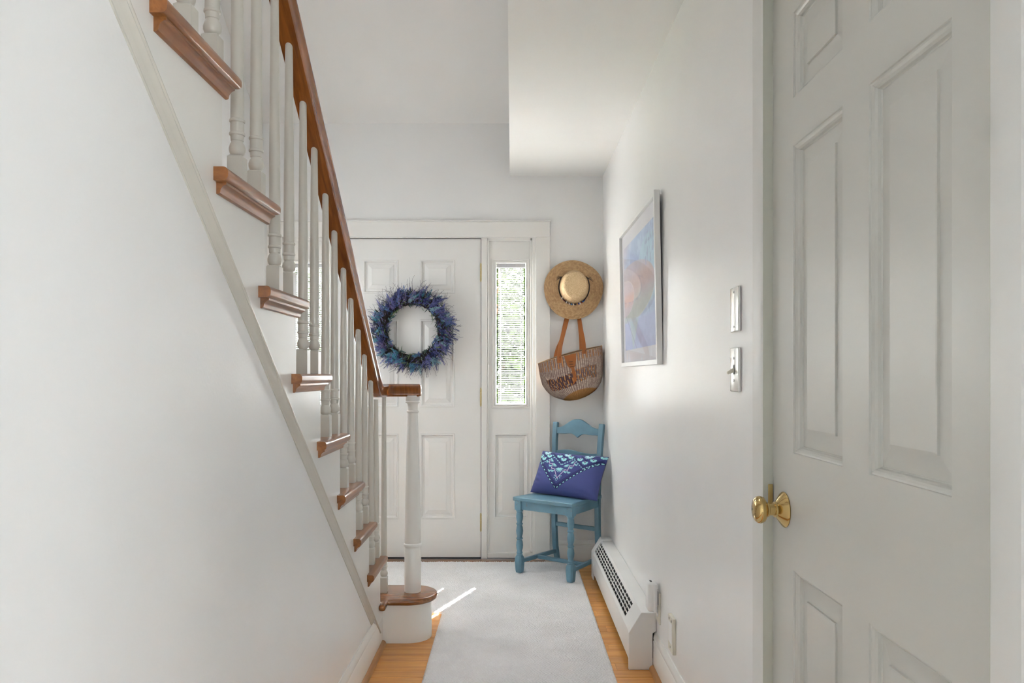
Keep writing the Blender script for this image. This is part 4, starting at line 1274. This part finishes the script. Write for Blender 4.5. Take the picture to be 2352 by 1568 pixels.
# inner lining of the open mouth
r2_ = np.linspace(0, 14, 8)
D2, A2 = np.meshgrid(r2_, np.linspace(0, 2 * PI, 120, endpoint=False), indexing='ij')
c2, s2 = np.cos(A2), np.sin(A2)
x2 = np.sign(c2) * np.abs(c2) ** 0.85; y2 = np.sign(s2) * np.abs(s2) ** 0.9
dd2 = D2 + np.where(s2 < 0, -3.0, -7.0) * (1 - (x2 - 0.25) ** 2 / 1.5625) * np.exp(-D2 / 25.0)
k_ = np.where(D2 > 0, 0.93, 0.995)
P2 = np.stack([np.minimum(BCX + EV[0] * (hsh(D2) + hwid(D2) * x2 * k_) + DV[0] * dd2, XR - 0.003), np.minimum(YB + hdep(D2) * y2 * k_ * (0.9), YD - 0.004), BCZ + EV[2] * (hsh(D2) + hwid(D2) * x2 * k_) + DV[2] * dd2], -1)
me = grid_mesh('lining', P2, M['sisal'], wrap=True)
setcol(me, np.array(srgb(120, 96, 76)))
link('lining', me, bag)
# rim cord
rim = [tuple(P[0, k]) for k in range(0, na, 4)]
MB().sweep(rim, [(0.0022 * math.cos(q), 0.0022 * math.sin(q)) for q in np.linspace(0, 2 * PI, 6, endpoint=False)], closed=True, up=(0.0, 0.3, 1)).build('rim_cord', vcol('x', 0.9) if False else plain('rim_sisal', srgb(190, 160, 124), 0.9), bag, smooth=60)
# leather
M['leather'] = paint('tan_leather', srgb(166, 98, 46), 0.48, 0.4, 90, 0.15, 0.14, 0.002)
def bagpx(u, v, y):
    k = y / 1750.0
    return ((u - 1176) * k, y, CAM_Z + (860 - v) * k)
def strap(pts, name, w=0.0125, t=0.0022):
    pr = [(-w, -t), (w, -t), (w, t), (-w, t)]
    # smooth path
    pts = [Vector(p) for p in pts]
    out = []
    for i in range(len(pts) - 1):
        p0, p1, p2_, p3_ = pts[max(i - 1, 0)], pts[i], pts[i + 1], pts[min(i + 2, len(pts) - 1)]
        for k in range(6):
            f = k / 6.0
            out.append(0.5 * ((2 * p1) + (-p0 + p2_) * f + (2 * p0 - 5 * p1 + 4 * p2_ - p3_) * f * f + (-p0 + 3 * p1 - 3 * p2_ + p3_) * f ** 3))
    out.append(pts[-1])
    # keep the broad side towards -y
    mb = MB(); vs = []; fs = []
    for i, p in enumerate(out):
        tg = (out[min(i + 1, len(out) - 1)] - out[max(i - 1, 0)]).normalized()
        nrm = Vector((0, -1, 0)); nrm = (nrm - tg * nrm.dot(tg)).normalized()
        sd = tg.cross(nrm).normalized()
        vs += [p + sd * a + nrm * b for a, b in pr]
    n_ = len(out)
    for i in range(n_ - 1):
        for k in range(4):
            fs.append((i * 4 + k, i * 4 + (k + 1) % 4, i * 4 + 4 + (k + 1) % 4, i * 4 + 4 + k))
    fs += [(3, 2, 1, 0), tuple(range((n_ - 1) * 4, n_ * 4))]
    mb.add(vs, fs)
    return mb.build(name, M['leather'], bag, smooth=40, bevel=(0.0012, 1))
hook_y = 4.800
hf_ = strap([bagpx(1284, 833, 4.700), bagpx(1285, 812, 4.702), bagpx(1288, 790, 4.730), bagpx(1296, 758, 4.790), bagpx(1302, 735, 4.820), bagpx(1310, 703, 4.824), bagpx(1318, 692, 4.825), bagpx(1326, 703, 4.824), bagpx(1331, 735, 4.820), bagpx(1335, 760, 4.785), bagpx(1340, 786, 4.720), bagpx(1342, 812, 4.706)], 'handle', 0.0128, 0.0020)
hb_ = strap([bagpx(1275, 822, 4.800), bagpx(1281, 800, 4.810), bagpx(1290, 778, 4.818), bagpx(1298, 742, 4.830), bagpx(1309, 705, 4.832), bagpx(1318, 689, 4.832), bagpx(1327, 705, 4.832), bagpx(1331, 742, 4.830), bagpx(1334, 775, 4.818), bagpx(1335, 803, 4.800)], 'handle', 0.0115, 0.0016)
def bp(u, v, out=0.004):
    """a point on the bag's front at photograph pixel u, v"""
    e, d = (u - 1310) * 0.971 - (v - 816) * 0.24, (u - 1310) * 0.24 + (v - 816) * 0.971
    return Vector(bag_pt(e, max(d, -1.9), out))
def tab(outline_rows, name, out=0.005, mat=None):
    """rows of (v, u_left, u_right)"""
    n_ = 6
    G = np.array([[bp(ul + (ur - ul) * k / n_, v, out) for k in range(n_ + 1)] for v, ul, ur in outline_rows])
    Gb = G + np.array([0, 0.0028, 0])
    mb = MB(); r_ = len(outline_rows); vs = [tuple(p) for p in G.reshape(-1, 3)] + [tuple(p) for p in Gb.reshape(-1, 3)]
    fs = []; k0 = r_ * (n_ + 1)
    def I(i, j): return i * (n_ + 1) + j
    for i in range(r_ - 1):
        for j in range(n_):
            fs.append((I(i, j), I(i, j + 1), I(i + 1, j + 1), I(i + 1, j)))
            fs.append((k0 + I(i, j), k0 + I(i + 1, j), k0 + I(i + 1, j + 1), k0 + I(i, j + 1)))
    for i in range(r_ - 1):
        fs += [(I(i, 0), I(i + 1, 0), k0 + I(i + 1, 0), k0 + I(i, 0)), (I(i, n_), k0 + I(i, n_), k0 + I(i + 1, n_), I(i + 1, n_))]
    for j in range(n_):
        fs += [(I(0, j), k0 + I(0, j), k0 + I(0, j + 1), I(0, j + 1)), (I(r_ - 1, j), I(r_ - 1, j + 1), k0 + I(r_ - 1, j + 1), k0 + I(r_ - 1, j))]
    return mb.add(vs, fs).build(name, mat or M['leather'], bag, smooth=40)
flap = tab([(798.5, 1291.8, 1321), (802, 1292, 1321), (806, 1292.5, 1321.5), (816, 1294.5, 1322), (826, 1297.5, 1322), (836, 1301, 1320.5), (842, 1304, 1319), (845.5, 1308, 1316)], 'flap', 0.009)
tongue = tab([(844, 1310.5, 1318), (852, 1312, 1319), (862, 1314, 1321.5), (868, 1315, 1323), (874, 1316, 1321.5), (882, 1313.5, 1316)], 'tongue', 0.006)
for v in (831, 837, 842):
    p, q = bp(1306 + (v - 831) * 0.12, v, 0.0102), bp(1314.5 + (v - 831) * 0.16, v - 0.6, 0.0102)
    MB().tube([p, q], 0.0013, 5, up=(0, 1, 0)).build('stitch', M['cord'], flap)
for u0_, v0_ in ((1284, 814), (1284.3, 821), (1284.5, 828), (1342, 797), (1342, 803), (1342, 809)):
    p = bp(u0_, v0_, 0.0)
    p.y = 4.694 if u0_ < 1300 else 4.700
    MB().tube([p + Vector((-0.002, -0.003, 0.004)), p + Vector((0.001, -0.004, 0)), p + Vector((-0.001, -0.003, -0.004))], 0.0011, 5, up=(0, 1, 0.1)).build('stitch', M['cord'], hf_)

# ------------------------------------------------------------------ wreath on the door
WX, WZ, WY = -0.628, 1.463, DF
wre = thing('wreath', (WX, WY, WZ), 'round wreath of blue and purple lavender sprigs on the entrance door', 'wreath')
M['vine'] = paint('vine_brown', srgb(48, 42, 40), 0.9, 0.2, 60, 0.5, 0.3, 0.01)
R0, R1, RN = 0.192, 0.034, 128
th_, ph_ = np.meshgrid(np.linspace(0, 2 * PI, RN, endpoint=False), np.linspace(0, 2 * PI, 14, endpoint=False), indexing='ij')
lump = 1 + 0.35 * (vnoise(th_ * 14, ph_ * 3 + th_ * 5, 3) - 0.5)
rr_ = R0 + R1 * lump * np.cos(ph_)
P = np.stack([WX + rr_ * np.cos(th_), WY - 0.042 - 0.036 * lump * np.sin(ph_), WZ + rr_ * np.sin(th_)], -1)
P = np.concatenate([P, P[:1]], 0)
link('vine_base', grid_mesh('vine_base', P, M['vine'], wrap=True), wre)
def sprig_mesh(col1, col2, length, n, fat, name):
    mb = MB()
    spikes = [(Vector((0, 0, 1)), 1.0), (Vector((0.42, 0.12, 0.9)), 0.72), (Vector((-0.30, -0.34, 0.88)), 0.62)]
    for ax, ls in spikes:
        ax = ax.normalized(); o1 = ax.orthogonal().normalized(); o2 = ax.cross(o1)
        L = length * ls
        mb.tube([Vector((0, 0, -0.01)), ax * L * 0.5, ax * L], 0.0008, 3, up=(0, 1, 0.01))
        nn = int(n * ls)
        for k in range(nn):
            f = k / (nn - 1.0)
            r = fat * (0.55 + 0.45 * math.sin(PI * min(1, f * 1.15 + 0.12))) * (1 - 0.55 * f) * (0.7 + 0.3 * ls)
            a = k * 2.4 + random.uniform(-0.3, 0.3)
            s_ = random.uniform(0.0024, 0.0040) * (1.15 - 0.45 * f)
            rad = o1 * math.cos(a) + o2 * math.sin(a)
            d = (rad + ax * 0.9).normalized()
            up2 = d.orthogonal().normalized(); sd = d.cross(up2)
            o = ax * (L * (0.25 + 0.75 * f)) + rad * r
            vs = [o - d * s_, o + up2 * s_ * 0.75, o + sd * s_ * 0.75, o - up2 * s_ * 0.75, o - sd * s_ * 0.75, o + d * s_ * 1.7]
            mb.add(vs, [(0, 2, 1), (0, 3, 2), (0, 4, 3), (0, 1, 4), (5, 1, 2), (5, 2, 3), (5, 3, 4), (5, 4, 1)])
    return mb.mesh(name, paint('petal_' + name, col1, 0.7, 0.2, 0, 0, 0.25))
sprigs = []
for k, (rgb, L, n_, fat, wgt) in enumerate([((106, 112, 170), 0.082, 30, 0.0075, 5), ((132, 132, 188), 0.078, 28, 0.0070, 5), ((80, 86, 138), 0.080, 28, 0.0075, 5), ((140, 124, 168), 0.075, 26, 0.0065, 2), ((96, 158, 184), 0.070, 44, 0.0105, 3), ((150, 190, 198), 0.072, 44, 0.0095, 2), ((106, 136, 190), 0.075, 30, 0.008, 4), ((52, 56, 92), 0.085, 26, 0.0065, 3)]):
    sprigs += [sprig_mesh(srgb(*rgb), None, L, n_, fat, 'lavender_sprig')] * wgt
def leaf_mesh(rgb, L, w):
    mb = MB(); vs = []; fs = []
    for i in range(6):
        f = i / 5.0
        ww = w * math.sin(PI * (0.08 + 0.90 * f)) ** 0.8
        bend = 0.35 * L * f * f
        vs += [(-ww, bend * 0.8 + ww * 0.35, L * f), (0, bend * 0.8, L * f), (ww, bend * 0.8 + ww * 0.35, L * f)]
    for i in range(5):
        for j in range(2):
            q = i * 3 + j
            fs.append((q, q + 1, q + 4, q + 3))
    return mb.add(vs, fs).mesh('leaf', paint('leaf_paint', srgb(*rgb), 0.65, 0.3, 0, 0, 0.2), smooth=60)
leaves = [leaf_mesh((92, 112, 96), 0.060, 0.0050), leaf_mesh((140, 154, 136), 0.055, 0.0055), leaf_mesh((58, 74, 64), 0.062, 0.0045), leaf_mesh((70, 104, 104), 0.058, 0.0040), leaf_mesh((112, 132, 84), 0.060, 0.0036)]
def place(me, name, r_lo, r_hi, turn, fwd_lo, fwd_hi, y0, y1, sc):
    phi = random.uniform(0, 2 * PI)
    r = random.uniform(r_lo, r_hi)
    root = Vector((WX + r * math.cos(phi), WY - random.uniform(y0, y1), WZ + r * math.sin(phi)))
    dirang = phi - math.radians(random.gauss(*turn))
    d = Vector((math.cos(dirang), -random.uniform(fwd_lo, fwd_hi), math.sin(dirang))).normalized()
    q = d.to_track_quat('Z', 'Y') @ Matrix.Rotation(random.uniform(0, 2 * PI), 3, 'Z').to_quaternion()
    o = bpy.data.objects.new(name, me)
    COL.objects.link(o)
    o.parent = wre
    o.location = root - Vector((WX, WY, WZ))
    o.rotation_mode = 'QUATERNION'
    o.rotation_quaternion = q
    k = random.uniform(*sc)
    o.scale = (k, k, k)
random.seed(5)
for k in range(235):
    place(random.choice(sprigs), 'lavender_sprig', 0.165, 0.228, (32, 38), 0.0, 1.0, 0.040, 0.078, (0.75, 1.12))
for k in range(65):
    place(random.choice(sprigs), 'lavender_sprig', 0.165, 0.210, (90, 60), 0.5, 1.6, 0.05, 0.07, (0.45, 0.75))
for k in range(300):
    place(random.choice(leaves), 'leaf', 0.150, 0.230, (45, 60), 0.1, 1.3, 0.040, 0.075, (0.55, 1.05))
mb = MB()
for k in range(900):
    phi = random.uniform(0, 2 * PI)
    r = random.uniform(0.150, 0.255)
    p = Vector((WX + r * math.cos(phi), WY - random.uniform(0.02, 0.085), WZ + r * math.sin(phi)))
    da = phi - math.radians(random.gauss(35, 50))
    d = Vector((math.cos(da), -random.uniform(0.0, 0.9), math.sin(da))).normalized()
    sd = d.orthogonal().normalized()
    L = random.uniform(0.012, 0.024)
    mb.add([p - d * L, p + sd * L * 0.16, p + d * L, p - sd * L * 0.16], [(0, 1, 2, 3)])
tag(mb.build('small_leaves', paint('small_leaf', srgb(62, 78, 76), 0.8, 0.2, 0, 0, 0.35), wre), kind='stuff')
mb = MB()
for k in range(430):
    phi = random.uniform(0, 2 * PI)
    r = random.uniform(0.19, 0.245)
    p = Vector((WX + r * math.cos(phi), WY - random.uniform(0.015, 0.085), WZ + r * math.sin(phi)))
    da = phi - math.radians(random.gauss(25, 28))
    L = random.uniform(0.045, 0.092) * (1.15 if 1.2 < phi < 2.6 else 1.0)
    pts = [p]
    for j in range(4):
        da += random.uniform(-0.45, 0.45)
        p = p + Vector((math.cos(da), random.uniform(-0.35, 0.25), math.sin(da))) * L / 4
        p.y = min(p.y, WY - 0.004)
        pts.append(p)
    mb.tube(pts, 0.0008, 3, up=(0, 1, 0.03))
tag(mb.build('twigs', plain('twig', srgb(84, 80, 90), 0.9), wre), kind='stuff')

# ------------------------------------------------------------------ garden beyond the sidelights
M['grass'] = paint('lawn', (0.02, 0.04, 0.01), 0.9, 0.2, 30, 0.5, 0.3, 0.03)
tag(MB().box(-9, 7, YD + 0.3, 22, -0.45, -0.30).build('ground', M['grass']), 'sunny lawn outside the entrance', 'ground', kind='structure')
M['leafg'] = paint('shrub_leaf', (0.018, 0.030, 0.005), 0.6, 0.3, 0, 0, 0.45)
M['bark'] = paint('bark', (0.12, 0.08, 0.05), 0.9, 0.2, 40, 0.5, 0.2, 0.01)
def shrub(x, yv, h, w, n_, label, seed):
    rs = np.random.default_rng(seed)
    t_ = thing('shrub', (x, yv, -0.30), label, 'shrub', 'shrubs outside the sidelights')
    mb = MB()
    for k in range(5):
        a = rs.uniform(0, 2 * PI)
        mb.tube([(x, yv, -0.31), (x + 0.15 * math.cos(a), yv + 0.15 * math.sin(a), h * 0.4), (x + w * 0.5 * math.cos(a), yv + w * 0.5 * math.sin(a), h * 0.85)], [0.03, 0.02, 0.008], 6, up=(0, 1, 0.1))
    mb.build('stem', M['bark'], t_)
    mb = MB()
    for k in range(n_):
        while True:
            q = rs.uniform(-1, 1, 3)
            if 0.3 < np.linalg.norm(q) < 1: break
        c0 = Vector((x + q[0] * w, yv + q[1] * w * 0.7, h * 0.5 - 0.05 + q[2] * h * 0.55))
        a, b = rs.uniform(0, 2 * PI), rs.uniform(-0.9, 0.9)
        d = Vector((math.cos(a) * math.cos(b), math.sin(a) * math.cos(b), math.sin(b)))
        sd = d.orthogonal().normalized()
        L = rs.uniform(0.035, 0.075)
        mb.add([c0 - d * L, c0 + sd * L * 0.5, c0 + d * L, c0 - sd * L * 0.5], [(0, 1, 2, 3)])
    tag(mb.build('foliage', M['leafg'], t_), kind='stuff')
shrub(-0.25, 8.0, 2.7, 0.80, 9000, 'leafy green shrub seen through the blind beside the hat', 3)
shrub(-2.30, 8.2, 2.6, 0.85, 9000, 'leafy green shrub seen through the blind behind the balusters', 4)
